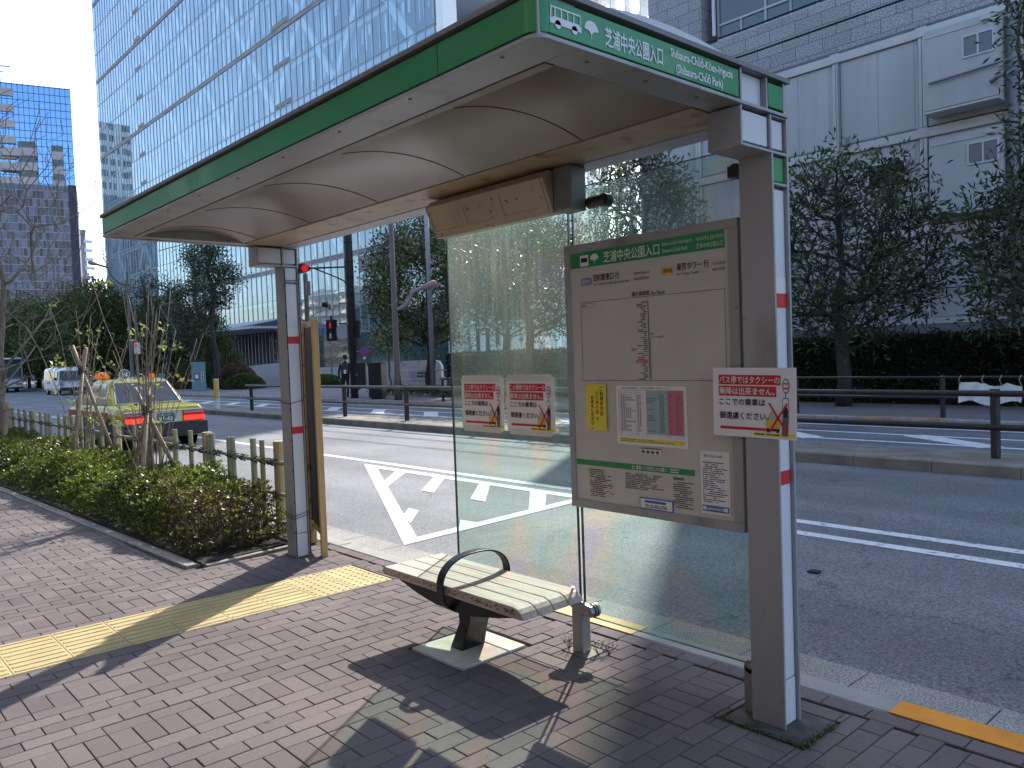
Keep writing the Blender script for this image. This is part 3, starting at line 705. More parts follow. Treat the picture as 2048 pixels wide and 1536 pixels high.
text(t, '시바우라주오 공원 이리구치', (-2.085, Y2, 2.051), UX, UZ, .14, .020); text(t, '芝浦中央公园入口', (-2.085, Y2, 2.020), UX, UZ, .135, .022)
t.build('header_lettering', 'white', bd)
t = MB()
rect(t, -2.778, -2.735, 2.034, 2.055, Y3, 0); text(t, '田町駅東口 行', (-2.696, Y2, 1.932), UX, UZ, .165, .034, bold=.0004)
text(t, 'for Tamachi Sta. Higashiguchi (East Exit)', (-2.696, Y2, 1.907), UX, UZ, .225, .016); text(t, '다마치역 동쪽출구행', (-2.44, Y2, 1.938), UX, UZ, .09, .014); text(t, '前往 田町站东口', (-2.44, Y2, 1.913), UX, UZ, .09, .015)
text(t, '東京タワー 行', (-2.192, Y2, 1.934), UX, UZ, .170, .034, bold=.0004); text(t, 'for Tokyo Tower', (-2.192, Y2, 1.908), UX, UZ, .122, .017)
text(t, '도쿄 타워 행', (-2.004, Y2, 1.938), UX, UZ, .062, .014); text(t, '前往 东京塔', (-2.004, Y2, 1.913), UX, UZ, .062, .015)
text(t, '運行系統図', (-2.457, Y2, 1.838), UX, UZ, .105, .022, bold=.0003); text(t, 'Bus Route', (-2.338, Y2, 1.838), UX, UZ, .075, .018)
frame(t, -2.790, -1.945, 1.437, 1.834, Y2, .0018)
frame(t, -2.781, -2.703, 1.803, 1.826, Y2, .0012); smallprint(t, -2.776, -2.71, 1.808, 1.822, Y2, 1, seed=4)
rect(t, -2.363, -2.360, 1.445, 1.815, Y2); rect(t, -2.354, -2.352, 1.445, 1.64, Y2)
for i in range(40):
    z_ = 1.808-i*.0093; l_ = rnd.choice((.022, .03, .04, .06)); smallprint(t, -2.368-l_, -2.368, z_-.0026, z_+.0026, Y2, 1, seed=i, fill=.95, th=.8); rect(t, -2.3645, -2.3585, z_-.001, z_+.001, Y2-.0002)
rect(t, -2.352, -2.342, 1.640, 1.642, Y2); rect(t, -2.342, -2.288, 1.640, 1.642, Y2); frame(t, -2.288, -2.279, 1.636, 1.646, Y2, .0015)
text(t, '田92', (-2.466, Y3, 1.579), UX, UZ, .032, .014)
# lower notices
text(t, '田92 田町駅東口行', (-2.535, Y3, 1.397), UX, UZ, .10, .009); text(t, '浜95 品川駅東口 東京タワー行', (-2.42, Y3, 1.397), UX, UZ, .17, .009)
smallprint(t, -2.765, -2.60, .85, .992, Y2, 15, seed=21); smallprint(t, -2.53, -2.29, .912, .992, Y2, 9, seed=22); smallprint(t, -2.245, -2.128, .85, .975, Y2, 13, seed=23)
smallprint(t, -2.082, -1.95, .895, 1.08, Y3, 20, seed=24); text(t, '都営バス利用上のお願い', (-2.075, Y3, 1.098), UX, UZ, .10, .012)
t.build('black_lettering', 'black', bd)
b = MB(); rect(b, -2.783, -2.714, 1.918, 1.953, Y2); rect(b, -2.352, -2.334, 1.652, 1.662, Y2); b.build('route_badge', 'purple', bd)
b = MB(); text(b, '田92', (-2.776, Y3, 1.925), UX, UZ, .055, .022, bold=.0003); b.build('badge_lettering', 'white', bd)
b = MB(); rect(b, -2.277, -2.213, 1.920, 1.960, Y2); b.build('route_badge', 'ochre', bd)
b = MB(); text(b, '浜95', (-2.271, Y3, 1.928), UX, UZ, .052, .024, bold=.0003); b.build('badge_lettering', 'black', bd)
b = MB(); rect(b, -2.442, -2.370, 1.520, 1.536, Y2); b.build('stop_marker', 'pink', bd)
# yellow slip
ys = reg(MB().add([(-2.773, 2.990, 1.418), (-2.634, 2.986, 1.420), (-2.632, 2.984, 1.186), (-2.770, 2.990, 1.188)], [(0, 3, 2, 1)]).build('yellow_slip', 'yellow', bd))
def vtext(mb, s_, x_, ztop, size, y_, m=0, b_=.0004):
    z_ = ztop
    for ch in s_:
        if ch != ' ': text(mb, ch, (x_-size*.42, y_, z_-size*.85), UX, UZ, size*.82 if ch not in 'く。、' else size*.5, size*.82 if ch not in '。、' else size*.3, m, b_)
        z_ -= size
t = MB(); vtext(t, 'ご利用の方は', -2.664, 1.408, .0245, 2.9845); vtext(t, 'お待ちください。', -2.728, 1.362, .0215, 2.987); vtext(t, 'で', -2.695, 1.253, .0225, 2.986); t.build('slip_lettering', 'black', ys)
t = MB(); vtext(t, 'バス停の前', -2.695, 1.386, .0235, 2.986); t.build('slip_lettering', 'red', ys)
# timetable sheet
ts = reg(MB().add([(-2.575, Y2, 1.414), (-2.158, Y2, 1.410), (-2.156, Y2, 1.126), (-2.572, Y2, 1.128)], [(0, 3, 2, 1)]).build('timetable', 'paper', bd))
b = MB(); rect(b, -2.386, -2.266, 1.185, 1.390, Y3); b.build('blue_column', 'teal', ts)
b = MB(); rect(b, -2.262, -2.176, 1.185, 1.390, Y3); b.build('pink_column', 'pink', ts)
b = MB(); rect(b, -2.556, -2.172, 1.140, 1.160, Y3); b.build('yellow_band', 'yellow', ts)
t = MB(); yt = Y3-.0006
for xx in (-2.557, -2.545, -2.447, -2.386, -2.31, -2.266, -2.254, -2.216, -2.175): rect(t, xx-.0005, xx+.0005, 1.172, 1.391, yt)
for i in range(22): z_ = 1.391-i*.0104; rect(t, -2.557, -2.175, z_-.0004, z_+.0004, yt)
for i in range(2, 19):
    z_ = 1.391-(i+.5)*.0104
    for x0, n_ in ((-2.54, rnd.choice((2, 3, 5, 7))), (-2.44, rnd.choice((1, 2, 2))), (-2.38, rnd.choice((0, 0, 3, 4))), (-2.305, 2), (-2.25, rnd.choice((0, 0, 1))), (-2.21, rnd.choice((1, 2)))):
        for q in range(n_): rect(t, x0+q*.013, x0+q*.013+.007, z_-.0026, z_+.0026, yt)
smallprint(t, -2.55, -2.19, 1.142, 1.158, yt, 2, seed=31)
t.build('timetable_print', 'grime', ts)
b = MB(); rect(b, -2.428, -2.31, 1.088, 1.118, Y2); b.build('torn_label', 'paper', bd)
b = MB()
for i in range(4): rect(b, -2.424+i*.028, -2.404+i*.028, 1.091, 1.107, Y3)
rect(b, -2.428, -2.31, 1.112, 1.118, Y3); b.build('label_print', 'grime', bd)
b = MB(); rect(b, -2.852, -2.125, 1.006, 1.034, Y1); b.build('notice_band', 'green', bd)
b = MB(); text(b, '都営バス利用上のお願い', (-2.462, Y2, 1.010), UX, UZ, .185, .020, bold=.0003); frame(b, -2.487, -2.471, 1.012, 1.027, Y2, .003); smallprint(b, -2.26, -2.20, 1.009, 1.031, Y2, 2, seed=5); b.build('band_lettering', 'white', bd)
b = MB(); rect(b, -2.094, -1.943, .846, 1.126, Y2); b.build('notice_sheet', 'paper', bd)
for x0, x1, z0, z1 in ((-2.441, -2.247, .825, .880), (-2.086, -1.95, .858, .884)):
    lab = reg(MB().box(x0, x1, Y2-.004, Y2, z0, z1).build('phone_label', 'blue', bd))
    b = MB(); rect(b, x0+.004, x1-.004, z0+.005, z1-.005, Y2-.0046); b.build('label_face', 'paper', lab)
    b = MB(); h_ = (z1-z0); text(b, 'TEL 03-3816-5700', (x0+(x1-x0)*.16, Y2-.0052, z0+h_*.16), UX, UZ, (x1-x0)*.66, h_*.30, bold=.0003); b.build('label_lettering', 'black', lab)
    b = MB(); rect(b, x0+(x1-x0)*.16, x1-(x1-x0)*.2, z0+h_*.58, z0+h_*.80, Y2-.0052); b.build('label_bar', 'blue', lab)
b = MB(); rect(b, -2.245, -2.185, .981, .993, Y2); b.build('small_green_tab', 'green', bd)

# ------------------------------------------------------------------ taped no-taxi posters
def poster(name, label, c, w_, h_, line1, tilt=0, tapes=True):
    x0, z0, y0 = c
    th = thing(name, label, 'poster', (x0, y0, z0), 0, 'taped notices about taxis')
    def bld(mb, nm, m_, par_=None):
        T = Matrix.Translation((x0+w_/2, 0, z0+h_/2)) @ Matrix.Rotation(tilt, 4, 'Y') @ Matrix.Translation((-x0-w_/2, 0, -z0-h_/2))
        mb.v = [tuple(T @ Vector(v)) for v in mb.v]; o = mb.build(nm, m_, par_ or th); return reg(o)
    b = MB(); b.box(x0, x0+w_, y0-.0012, y0, z0, z0+h_); pp = bld(b, 'paper_sheet', 'paper')
    if tapes:
        b = MB(); b.box(x0+.01, x0+w_*.93, y0-.0018, y0-.0013, z0+h_-.018, z0+h_+.02); bld(b, 'tape_strip', 'tape')
        b = MB(); b.box(x0+.015, x0+w_*.92, y0-.0018, y0-.0013, z0-.02, z0+.014); bld(b, 'tape_strip', 'tape')
    u = lambda a: x0+a*w_
    v = lambda a: z0+a*h_
    ya, yb, yc = y0-.0024, y0-.0032, y0-.004
    b = MB(); rect(b, u(.075), u(.825), v(.755), v(.895), ya); bld(b, 'red_banner', 'red')
    b = MB(); rect(b, u(.075), u(.775), v(.590), v(.735), ya); bld(b, 'red_banner', 'red')
    b = MB(); rect(b, u(.09), u(.80), v(.105), v(.145), ya); bld(b, 'red_rule', 'red')
    b = MB(); rect(b, u(.50), u(.985), v(.035), v(.080), ya); bld(b, 'yellow_rule', 'yellow')
    b = MB(); text(b, line1, (u(.085), yb, v(.772)), UX, UZ, w_*.73, h_*.105, bold=.0006); text(b, '乗降は出来ません。', (u(.085), yb, v(.610)), UX, UZ, w_*.67, h_*.105, bold=.0006); bld(b, 'white_lettering', 'white')
    b = MB(); text(b, 'ここでの乗車は', (u(.085), yb, v(.455)), UX, UZ, w_*.56, h_*.10, bold=.0006); text(b, '御遠慮ください。', (u(.085), yb, v(.255)), UX, UZ, w_*.60, h_*.105, bold=.0006)
    smallprint(b, u(.52), u(.96), v(.045), v(.070), yb, 1, seed=3, th=.7); bld(b, 'black_lettering', 'black')
    # picture: bus stop sign, passenger, taxi, red cross
    b = MB(); disc(b, u(.885), v(.745), w_*.042, h_*.105, ya); frame(b, u(.845), u(.915), v(.30), v(.58), ya, .003); rect(b, u(.876), u(.886), v(.58), v(.64), ya); bld(b, 'stop_pole', 'blue')
    b = MB(); disc(b, u(.885), v(.745), w_*.034, h_*.085, yb); rect(b, u(.852), u(.908), v(.34), v(.565), yb); bld(b, 'stop_face', 'paper')
    b = MB(); rect(b, u(.856), u(.914), v(.700), v(.790), yc); bld(b, 'stop_band', 'red')
    b = MB(); rect(b, u(.862), u(.908), v(.725), v(.768), yc-.0005); bld(b, 'stop_band_mark', 'white')
    b = MB(); b.add([(u(a), yb, v(c_)) for a, c_ in ((.835, .05), (.905, .05), (.915, .30), (.885, .40), (.845, .33))], [tuple(range(5))]); bld(b, 'passenger_coat', 'grime')
    b = MB(); disc(b, u(.88), v(.385), w_*.028, h_*.085, yc, a0=0); bld(b, 'passenger_hair', 'black')
    b = MB(); b.add([(u(a), yb, v(c_)) for a, c_ in ((.655, .13), (.815, .13), (.815, .25), (.785, .29), (.765, .38), (.70, .38), (.675, .29), (.655, .25))], [tuple(range(8))]); bld(b, 'taxi_picture', 'ochre')
    b = MB(); b.add([(u(a), yc, v(c_)) for a, c_ in ((.69, .29), (.775, .29), (.76, .365), (.705, .365))], [(0, 1, 2, 3)]); bld(b, 'taxi_window', 'teal')
    b = MB(); rect(b, u(.66), u(.81), v(.115), v(.145), yc); rect(b, u(.665), u(.695), v(.09), v(.12), yc); rect(b, u(.775), u(.805), v(.09), v(.12), yc); bld(b, 'taxi_bumper', 'black')
    b = MB()
    for p, q in (((.69, .505), (.90, .09)), ((.90, .505), (.69, .09))):
        A, B = Vector((u(p[0]), y0-.0047, v(p[1]))), Vector((u(q[0]), y0-.0047, v(q[1]))); d = (B-A).normalized(); s_ = Vector((d.z, 0, -d.x))*.0038; b.add([A-s_, B-s_, B+s_, A+s_], [(0, 1, 2, 3)])
    bld(b, 'red_cross', 'red')
poster('taped_poster', 'white notice with red banners taped on the left of the first glass screen', (-3.842, 1.150, 3.033), .386, .298, 'バス停ではタクシーの')
poster('taped_poster', 'white notice taped beside the left notice, its bus stop picture set lower', (-3.428, 1.150, 3.033), .388, .300, 'この場所ではタクシーの')
poster('taped_poster', 'white notice with red banners stuck across the right post of the shelter', (-1.987, 1.203, 2.948), .385, .290, 'バス停ではタクシーの', tilt=rad(.8), tapes=False)

# ------------------------------------------------------------------ bench
bn = thing('bench', 'wooden slat bench with black hoop armrest on one black leg', 'bench', (-3.4, 2.66, 0))
BX0, BX1, BZ = -3.925, -2.735, .395
ys_ = [2.462, 2.565, 2.668, 2.771, 2.876]
for i in range(4):
    a, c_ = ys_[i]+.0025, ys_[i+1]-.0025; o = .012*i
    prof = [(BX0+.012, BZ-.012), (BX0+.03, BZ), (BX1-.060, BZ), (BX1-.030, BZ-.008), (BX1-.008, BZ-.024), (BX1+.012, BZ-.052), (BX1-.02, BZ-.056), (BX0+.03, BZ-.045), (BX0, BZ-.03)]
    sl2 = reg(MB().prism([(p, a, z_) for p, z_ in prof], (0, c_-a, 0)).build('slat', 'wood', bn, bevel=.004))
    if i == 0:
        f_ = MB()
        for q in range(150):
            xx = BX0+.05+rnd.betavariate(1.6, .9)*1.08; zz = BZ-.012-rnd.random()*.026; l_ = rnd.uniform(.004, .016); h_ = rnd.uniform(.002, .006)
            rect(f_, xx, xx+l_, zz, zz+h_, a-.0008)
        f_.build('flaked_varnish', 'flake', sl2)
# curved steel beam under the slats
pf = [(BX0+.22, BZ-.058), (BX0+.10, BZ-.058), (BX0+.14, BZ-.070), (-3.62, BZ-.112), (-3.46, BZ-.136), (-3.30, BZ-.142), (-3.14, BZ-.132), (-2.95, BZ-.098), (BX1-.06, BZ-.062)]
b = MB(); b.prism([(p, 2.50, z_) for p, z_ in pf], (0, .012, 0)); b.prism([(p, 2.836, z_) for p, z_ in pf], (0, .012, 0)); b.box(-3.66, -2.99, 2.512, 2.836, BZ-.09, BZ-.060)
b.prism([(-3.58, 2.512, BZ-.105), (-3.06, 2.512, BZ-.105), (-3.2, 2.512, BZ-.132), (-3.42, 2.512, BZ-.132)], (0, .324, 0))
b.build('seat_beam', 'blackmetal', bn, bevel=.003)
b = MB()
b.add([(-3.465, 2.59, .003), (-3.365, 2.59, .003), (-3.365, 2.75, .003), (-3.465, 2.75, .003), (-3.392, 2.60, .15), (-3.312, 2.60, .15), (-3.312, 2.74, .15), (-3.392, 2.74, .15), (-3.375, 2.58, .265), (-3.255, 2.58, .265), (-3.255, 2.76, .265), (-3.375, 2.76, .265)],
      [(3, 2, 1, 0), (0, 1, 5, 4), (1, 2, 6, 5), (2, 3, 7, 6), (3, 0, 4, 7), (4, 5, 9, 8), (5, 6, 10, 9), (6, 7, 11, 10), (7, 4, 8, 11), (8, 9, 10, 11)])
b.build('leg', 'blackmetal', bn, bevel=.004)
# hoop: flat band round the seat
b = MB(); n_ = 40; cx, cy, cz = -3.33, 2.668, .385; hw = .027
vs = []
for i in range(n_):
    a = 2*math.pi*i/n_; ry, rz_ = .236, (.155 if math.sin(a) > 0 else .158); ex = (2.3 if math.sin(a) > 0 else 2.7)
    cc, ss = math.cos(a), math.sin(a); yy = cy+ry*abs(cc)**(2/ex)*(1 if cc > 0 else -1); zz = cz+rz_*abs(ss)**(2/ex)*(1 if ss > 0 else -1)
    yi = cy+(ry-.009)*abs(cc)**(2/ex)*(1 if cc > 0 else -1); zi = cz+(rz_-.009)*abs(ss)**(2/ex)*(1 if ss > 0 else -1)
    vs += [(cx-hw, yy, zz), (cx+hw, yy, zz), (cx+hw, yi, zi), (cx-hw, yi, zi)]
for i in range(n_):
    j = (i+1) % n_
    for q in range(4): b.f.append((4*i+q, 4*i+(q+1) % 4, 4*j+(q+1) % 4, 4*j+q))
b.v = vs; b.mi = [0]*len(b.f); b.build('armrest_hoop', 'blackmetal', bn, bevel=.002)

# ------------------------------------------------------------------ board standing behind the left post, weeds
wb = thing('wooden_board', 'tan timber framed board standing behind the left shelter post', 'board', (-6.1, 3.25, 0))
A, B = Vector((-5.835, 3.135, 0)), Vector((-6.42, 3.34, 0)); d = (B-A).normalized(); s_ = Vector((-d.y, d.x, 0))
def upr(p, z0, z1, w_=.062, t_=.034):
    return MB().obox(p+Vector((0, 0, (z0+z1)/2)), d*w_/2, s_*t_/2, (0, 0, (z1-z0)/2))
for p in (A+d*.031, B-d*.031): upr(p, 0, 1.93, .062, .05).build('upright', 'wood2', wb, bevel=.003)
for z_ in (1.90, 1.18, .72, .16): MB().obox((A+B)/2+s_*-.018+Vector((0, 0, z_)), d*((B-A).length/2-.064), s_*.014, (0, 0, .026)).build('cross_rail', 'wood2', wb, bevel=.003)
MB().obox((A+B)/2+s_*.004+Vector((0, 0, 1.04)), d*((B-A).length/2-.064), s_*.006, (0, 0, .835)).build('panel', mat('dark_plywood', (.045, .034, .026), .85, var=.3), wb)

def weed(loc, seed, label):
    g_ = random.Random(seed); b = MB(); lp, ld = [], []
    for i in range(9):
        a = g_.uniform(0, 6.28); r_ = g_.uniform(.02, .055); h_ = g_.uniform(.03, .085); q = Vector(loc)
        p1 = q+Vector((math.cos(a)*r_*.4, math.sin(a)*r_*.4, h_*.6)); p2 = q+Vector((math.cos(a)*r_, math.sin(a)*r_, h_)); b.tube([q, p1, p2], [.0016, .0012, .0008], 4)
        for k_ in range(4): lp.append(p1.lerp(p2, k_/3)); ld.append((g_.uniform(-1, 1), g_.uniform(-1, 1), g_.uniform(.1, 1)))
    o = reg(tag(b.build('weed', 'flake'), label, 'weed', 'dry weeds by the glass foot'))
    leaves('leaf', [tuple(p) for p in lp], ld, .014, .006, 'leafb', o, seed)
weed((-2.80, 3.05, 0), 3, 'dry weed in the paving joint right of the glass foot bracket')
weed((-2.76, 3.09, 0), 5, 'larger dry weed sprawling beside the bracket nearest the kerb')
weed((-2.975, 3.01, 0), 8, 'thin dry weed left of the glass foot bracket')

# ------------------------------------------------------------------ planter: hedge, fence, staked shrubs, street tree
def ground_tube(mb, p, q, r, n=7, m=0): mb.tube([p, q], r, n, m)
G = np.random.default_rng(5)
hd = thing('azalea_hedge', 'low clipped azalea hedge filling the planter, bronze and twiggy at its right end', 'hedge', (-9, 2.8, 0))
def hedge_h(x, y):
    e = np.clip((-6.62-x)/.35, 0, 1)**.5
    h = .44+.05*np.sin(x*2.1)+.045*np.sin(x*5.3+1)*np.cos(y*4)+.03*np.sin(x*11+y*7)
    fy = np.clip((y-(2.36+.038*(x+6.28)-.0))/.30, 0, 1)
    return h*(.35+.65*e)*(.30+.70*np.sqrt(fy))
N = 13000
X = -6.55-(1-G.random(N)**.75)*0-G.random(N)**1.25*12.5; Y = 2.33+.038*(X+6.28)+G.random(N)*(.93-.038*(X+6.28))
H = hedge_h(X, Y); inner = G.random(N); Z = H*(1-.55*inner**2.2)+G.normal(0, .018, N)
tops = np.stack([X, Y, np.maximum(Z, .03)], 1)
pos, dr = [], []
for k in range(7):
    a = G.random(N)*6.283; el = G.uniform(.15, 1.1, N)
    dr.append(np.stack([np.cos(a)*np.cos(el), np.sin(a)*np.cos(el), np.sin(el)], 1)); pos.append(tops+G.normal(0, .006, (N, 3)))
pos = np.concatenate(pos); dr = np.concatenate(dr)
sel = (pos[:, 0] > -7.55+.35*np.sin(pos[:, 1]*9)) & (G.random(len(pos)) < .72)
gone = (pos[:, 0] > -7.2) & (G.random(len(pos)) < .50) & (pos[:, 2] < .33)
leaves('foliage', pos[~sel & ~gone], dr[~sel & ~gone], .046, .015, 'leafh', hd, 1)
leaves('bronze_foliage', pos[sel & ~gone], dr[sel & ~gone], .036, .012, 'leafb', hd, 2)
b = MB()
for i in range(420):
    x_ = -6.75-rnd.random()**1.5*3.0; y_ = 2.50+rnd.random()*.65; h_ = float(hedge_h(np.array(x_), np.array(y_)))
    q = Vector((x_+rnd.uniform(-.03, .03), y_+rnd.uniform(-.05, .05), 0)); e = Vector((x_+rnd.uniform(-.14, .22), y_+rnd.uniform(-.2, .14), h_*rnd.uniform(.75, 1.12)))
    b.tube([q, q.lerp(e, .5)+Vector((rnd.uniform(-.02, .02), rnd.uniform(-.02, .02), .02)), e], [.004, .003, .0014], 4)
b.build('twig', 'barkl', hd)
# fallen leaves on the soil
P_ = np.stack([-6.45-G.random(500)*3.0, 2.38+G.random(500)*.9, .03+G.random(500)*.012], 1); D_ = G.normal(size=(500, 3)); D_[:, 2] *= .1
o = leaves('leaf_litter', P_, D_, .035, .014, 'leafb', None, 9); tag(o, 'dry fallen leaves on the planter soil', 'leaf litter', kind='stuff')

fe = thing('bamboo_fence', 'low fence of cut bamboo uprights lashed to rails behind the hedge', 'fence', (-9, 3.27, 0))
xs_f = [-9.443, -8.955, -8.464, -8.352, -7.906, -7.804, -7.331, -7.149]
xs_f += [-9.95, -10.35, -10.47, -10.95, -11.762, -12.408, -12.9, -13.02, -13.5, -14.0, -14.45, -14.857, -15.516, -15.758, -16.174, -16.846, -17.471, -18.003, -18.6, -19.2]
for i, x_ in enumerate(xs_f):
    r_ = .026 if i % 3 else .031; top = .868+rnd.uniform(-.012, .012)
    b = MB(); b.tube([(x_, 3.235, 0), (x_+rnd.uniform(-.012, .012), 3.235, top)], [r_, r_*.93], 10)
    for z_ in (.22, .47, .72): b.lathe([(r_*1.0, z_-.006), (r_*1.10, z_), (r_*1.0, z_+.006)], (x_, 3.235, 0), 10)
    b.build('upright', 'bamboo', fe, smooth=False)
for x_ in (-6.94, -8.667, -10.7, -11.93, -14.2, -17.2, -19.4): MB().tube([(x_, 3.305, 0), (x_, 3.305, .865)], [.056, .052], 14).build('log_post', 'post', fe, bevel=.006)
for z_, r_ in ((.672, .021), (.385, .018), (.125, .018)):
    pts = [(-6.30-i*.66, 3.268, z_+rnd.uniform(-.008, .008)) for i in range(20)]; MB().tube(pts, r_, 9).build('rail', 'bamboo', fe, smooth=True)
for x_ in xs_f+[-6.94, -8.667, -11.93, -7.0, -8.2, -9.2, -7.6]:
    b = MB()
    for dz in (.672,):
        for s2 in (-1, 1): b.tube([(x_-.045*s2, 3.245, dz-.03), (x_, 3.200, dz), (x_+.045*s2, 3.245, dz+.03), (x_+.02*s2, 3.295, dz+.01)], .006, 5)
        b.tube([(x_-.075, 3.268+.026*math.cos(a*.7), dz+.026*math.sin(a*.7)) for a in range(10)], .0055, 4)
    b.build('lashing', 'black', fe)

def grow(name, label, cat, base, targets, r0, bark, leaf, lpc, llen, lwid, spread, group=None, trunk_h=None, seed=0, lean=(0, 0), tropism=.35, rmin=.006, sides=5, leafdir=None):
    """tree that connects target points in the crown to a trunk; leaves sit in rosettes at the targets"""
    g_ = np.random.default_rng(seed); T = np.asarray(targets, float); base = np.asarray(base, float)
    top = T[:, 2].max(); th = trunk_h or (base[2]+.75*(top-base[2]))
    nodes = [base+np.array([lean[0]*t_*t_, lean[1]*t_*t_, 0])+np.array([g_.normal(0, .012*(th-base[2])) if 0 < t_ else 0, g_.normal(0, .012*(th-base[2])) if 0 < t_ else 0, (th-base[2])*t_]) for t_ in np.linspace(0, 1, 9)]
    parent = [-1]+list(range(8)); first = 3
    d0 = np.hypot(T[:, 0]-base[0], T[:, 1]-base[1])+.25*np.abs(T[:, 2]-(base[2]+.45*(top-base[2])))
    for i in np.argsort(d0):
        p = T[i]; A = np.array(nodes[first-1:]); dv = p-A; dist = np.linalg.norm(dv, axis=1); pen = dist+np.maximum(0, tropism*dist-dv[:, 2])*1.2
        j = int(np.argmin(pen)); idx = j+first-1; a = A[j]; L = dist[j]; n_ = max(1, int(L/(.06*(top-base[2])+.05)))
        prev = idx; sag = g_.normal(0, .10*L, 3)
        for k in range(1, n_+1):
            t_ = k/n_; q = a+(p-a)*t_+sag*math.sin(math.pi*t_)+g_.normal(0, .02*L, 3)*(t_ < 1); q[2] += .08*L*math.sin(math.pi*t_)
            nodes.append(q); parent.append(prev); prev = len(nodes)-1
    n = len(nodes); cnt = np.zeros(n); tips = np.ones(n, bool)
    for i in range(n):
        if parent[i] >= 0: tips[parent[i]] = False
    cnt[tips] = 1
    for i in range(n-1, 0, -1): cnt[parent[i]] += cnt[i]
    rr = np.maximum(rmin, r0*(cnt/cnt[0])**.48)
    th_ = thing(name, label, cat, tuple(base), 0, group); b = MB(); tr = MB()
    kids = [[] for _ in range(n)]
    for i in range(1, n): kids[parent[i]].append(i)
    tr.tube([nodes[i] for i in range(9)], [float(rr[i])*(1.25 if i == 0 else 1) for i in range(9)], 10)
    stack = [i for j in range(9) for i in kids[j] if i >= 9]
    while stack:
        i = stack.pop(); path = [parent[i], i]
        while kids[path[-1]]:
            ks = sorted(kids[path[-1]], key=lambda q: -cnt[q]); path.append(ks[0]); stack += ks[1:]
        rs = [float(rr[q]) for q in path]; rs[0] = min(rs[0], rs[1]*1.25); b.tube([nodes[q] for q in path], rs, sides, cap=False)
    tr.build('trunk', bark, th_, smooth=True); b.build('branches', bark, th_, smooth=True)
    if lpc and leaf:
        P = np.repeat(T, lpc, 0)+g_.normal(0, spread, (len(T)*lpc, 3)); out = P-np.repeat(T, lpc, 0)
        D = out/(np.linalg.norm(out, axis=1, keepdims=True)+1e-6)+g_.normal(0, .5, out.shape)+np.array([0, 0, .15])
        leaves('crown', P, D, llen, lwid, leaf, th_, seed+1)
    return th_
def crown_pts(n, c, rx, ry, rz, seed, shell=.55, low=-.9, lumps=0):
    g_ = np.random.default_rng(seed); out = []
    lump = g_.normal(0, 1, (12, 3)); lump /= np.linalg.norm(lump, axis=1, keepdims=True)
    while len(out) < n:
        d = g_.normal(size=3); d /= np.linalg.norm(d)
        if d[2] < low: continue
        r_ = shell+(1-shell)*g_.random()**.5
        k = max(lump @ d); r_ *= 1-lumps*(1-k)**1.0*1.6
        out.append((c[0]+rx*r_*d[0], c[1]+ry*r_*d[1], c[2]+rz*r_*d[2]))
    return out

# two multi-stemmed shrubs, each tied to a bamboo tripod
def stem_shrub(label, base, h, seed, nst, spread):
    g_ = random.Random(seed); th_ = thing('bare_shrub', label, 'shrub', base); st = MB(); lp, ld = [], []
    for i in range(nst):
        a = g_.uniform(0, 6.283); s_ = g_.uniform(.1, 1); hh = h*g_.uniform(.6, 1); p = Vector(base)+Vector((math.cos(a)*.06, math.sin(a)*.06, 0))
        e = p+Vector((math.cos(a)*spread*s_, math.sin(a)*spread*s_, hh)); pts = []
        for k in range(8):
            t_ = k/7; q = p.lerp(e, t_); q += Vector((math.cos(a), math.sin(a), 0))*(-.10*math.sin(math.pi*t_)); q += Vector((g_.gauss(0, .012), g_.gauss(0, .012), 0)); pts.append(q)
        st.tube(pts, [.0062*(1-.8*k/7)+.0016 for k in range(8)], 5)
        for k in range(3, 8):
            for q in range(g_.choice((0, 1, 1, 2))):
                aa = g_.uniform(0, 6.283); tw = pts[k]+Vector((math.cos(aa)*.14, math.sin(aa)*.14, g_.uniform(.05, .24)))*g_.uniform(.4, 1.2); st.tube([pts[k], pts[k].lerp(tw, .5)+Vector((0, 0, -.012)), tw], [.0034, .0024, .0012], 4)
                if g_.random() < .17:
                    for _ in range(g_.choice((3, 5, 8))): lp.append(tuple(tw+Vector((g_.gauss(0, .03), g_.gauss(0, .03), g_.gauss(0, .03))))); ld.append((g_.uniform(-1, 1), g_.uniform(-1, 1), g_.uniform(-.4, .8)))
    st.build('stems', 'barkl', th_, smooth=True); leaves('leaf_cluster', lp, ld, .072, .036, 'leafs', th_, seed); return th_
def tripod(label, base, apex_h, seed, r_=.027, spread=.42):
    g_ = random.Random(seed); th_ = thing('stake_tripod', label, 'plant stakes', base, 0, 'bamboo stake tripods'); B_ = Vector(base); ap = B_+Vector((0, 0, apex_h))
    for i, a in enumerate((2.5+seed, 4.6+seed, .45+seed)):
        ft = B_+Vector((math.cos(a)*spread, math.sin(a)*spread*.8, 0)); e = ft+(ap-ft)*g_.uniform(1.16, 1.30); b = MB(); b.tube([ft, e], [r_, r_*.88], 9)
        for k in range(1, 6):
            q = ft.lerp(e, k/6+.03); dd = (e-ft).normalized()*.006; b.tube([q-dd, q, q+dd], [r_, r_*1.13, r_], 9)
        b.build('stake', 'stake', th_, smooth=True)
    b = MB()
    for k in range(5): b.tube([ap+Vector((math.cos(q)*.06, math.sin(q)*.06, -.05+k*.022+.008*q)) for q in range(7)], .006, 4)
    b.build('twine', 'black', th_)
stem_shrub('bare branching shrub with few leaves behind the taxi nearest the shelter', (-9.35, 2.92, 0), 2.5, 4, 24, .72)
tripod('bamboo stakes crossed round the shrub nearest the shelter', (-9.3, 2.90, 0), 1.08, 1, .025, .55)
stem_shrub('bare twiggy shrub in the planter left of the taxi', (-11.75, 2.86, 0), 2.35, 7, 17, .6)
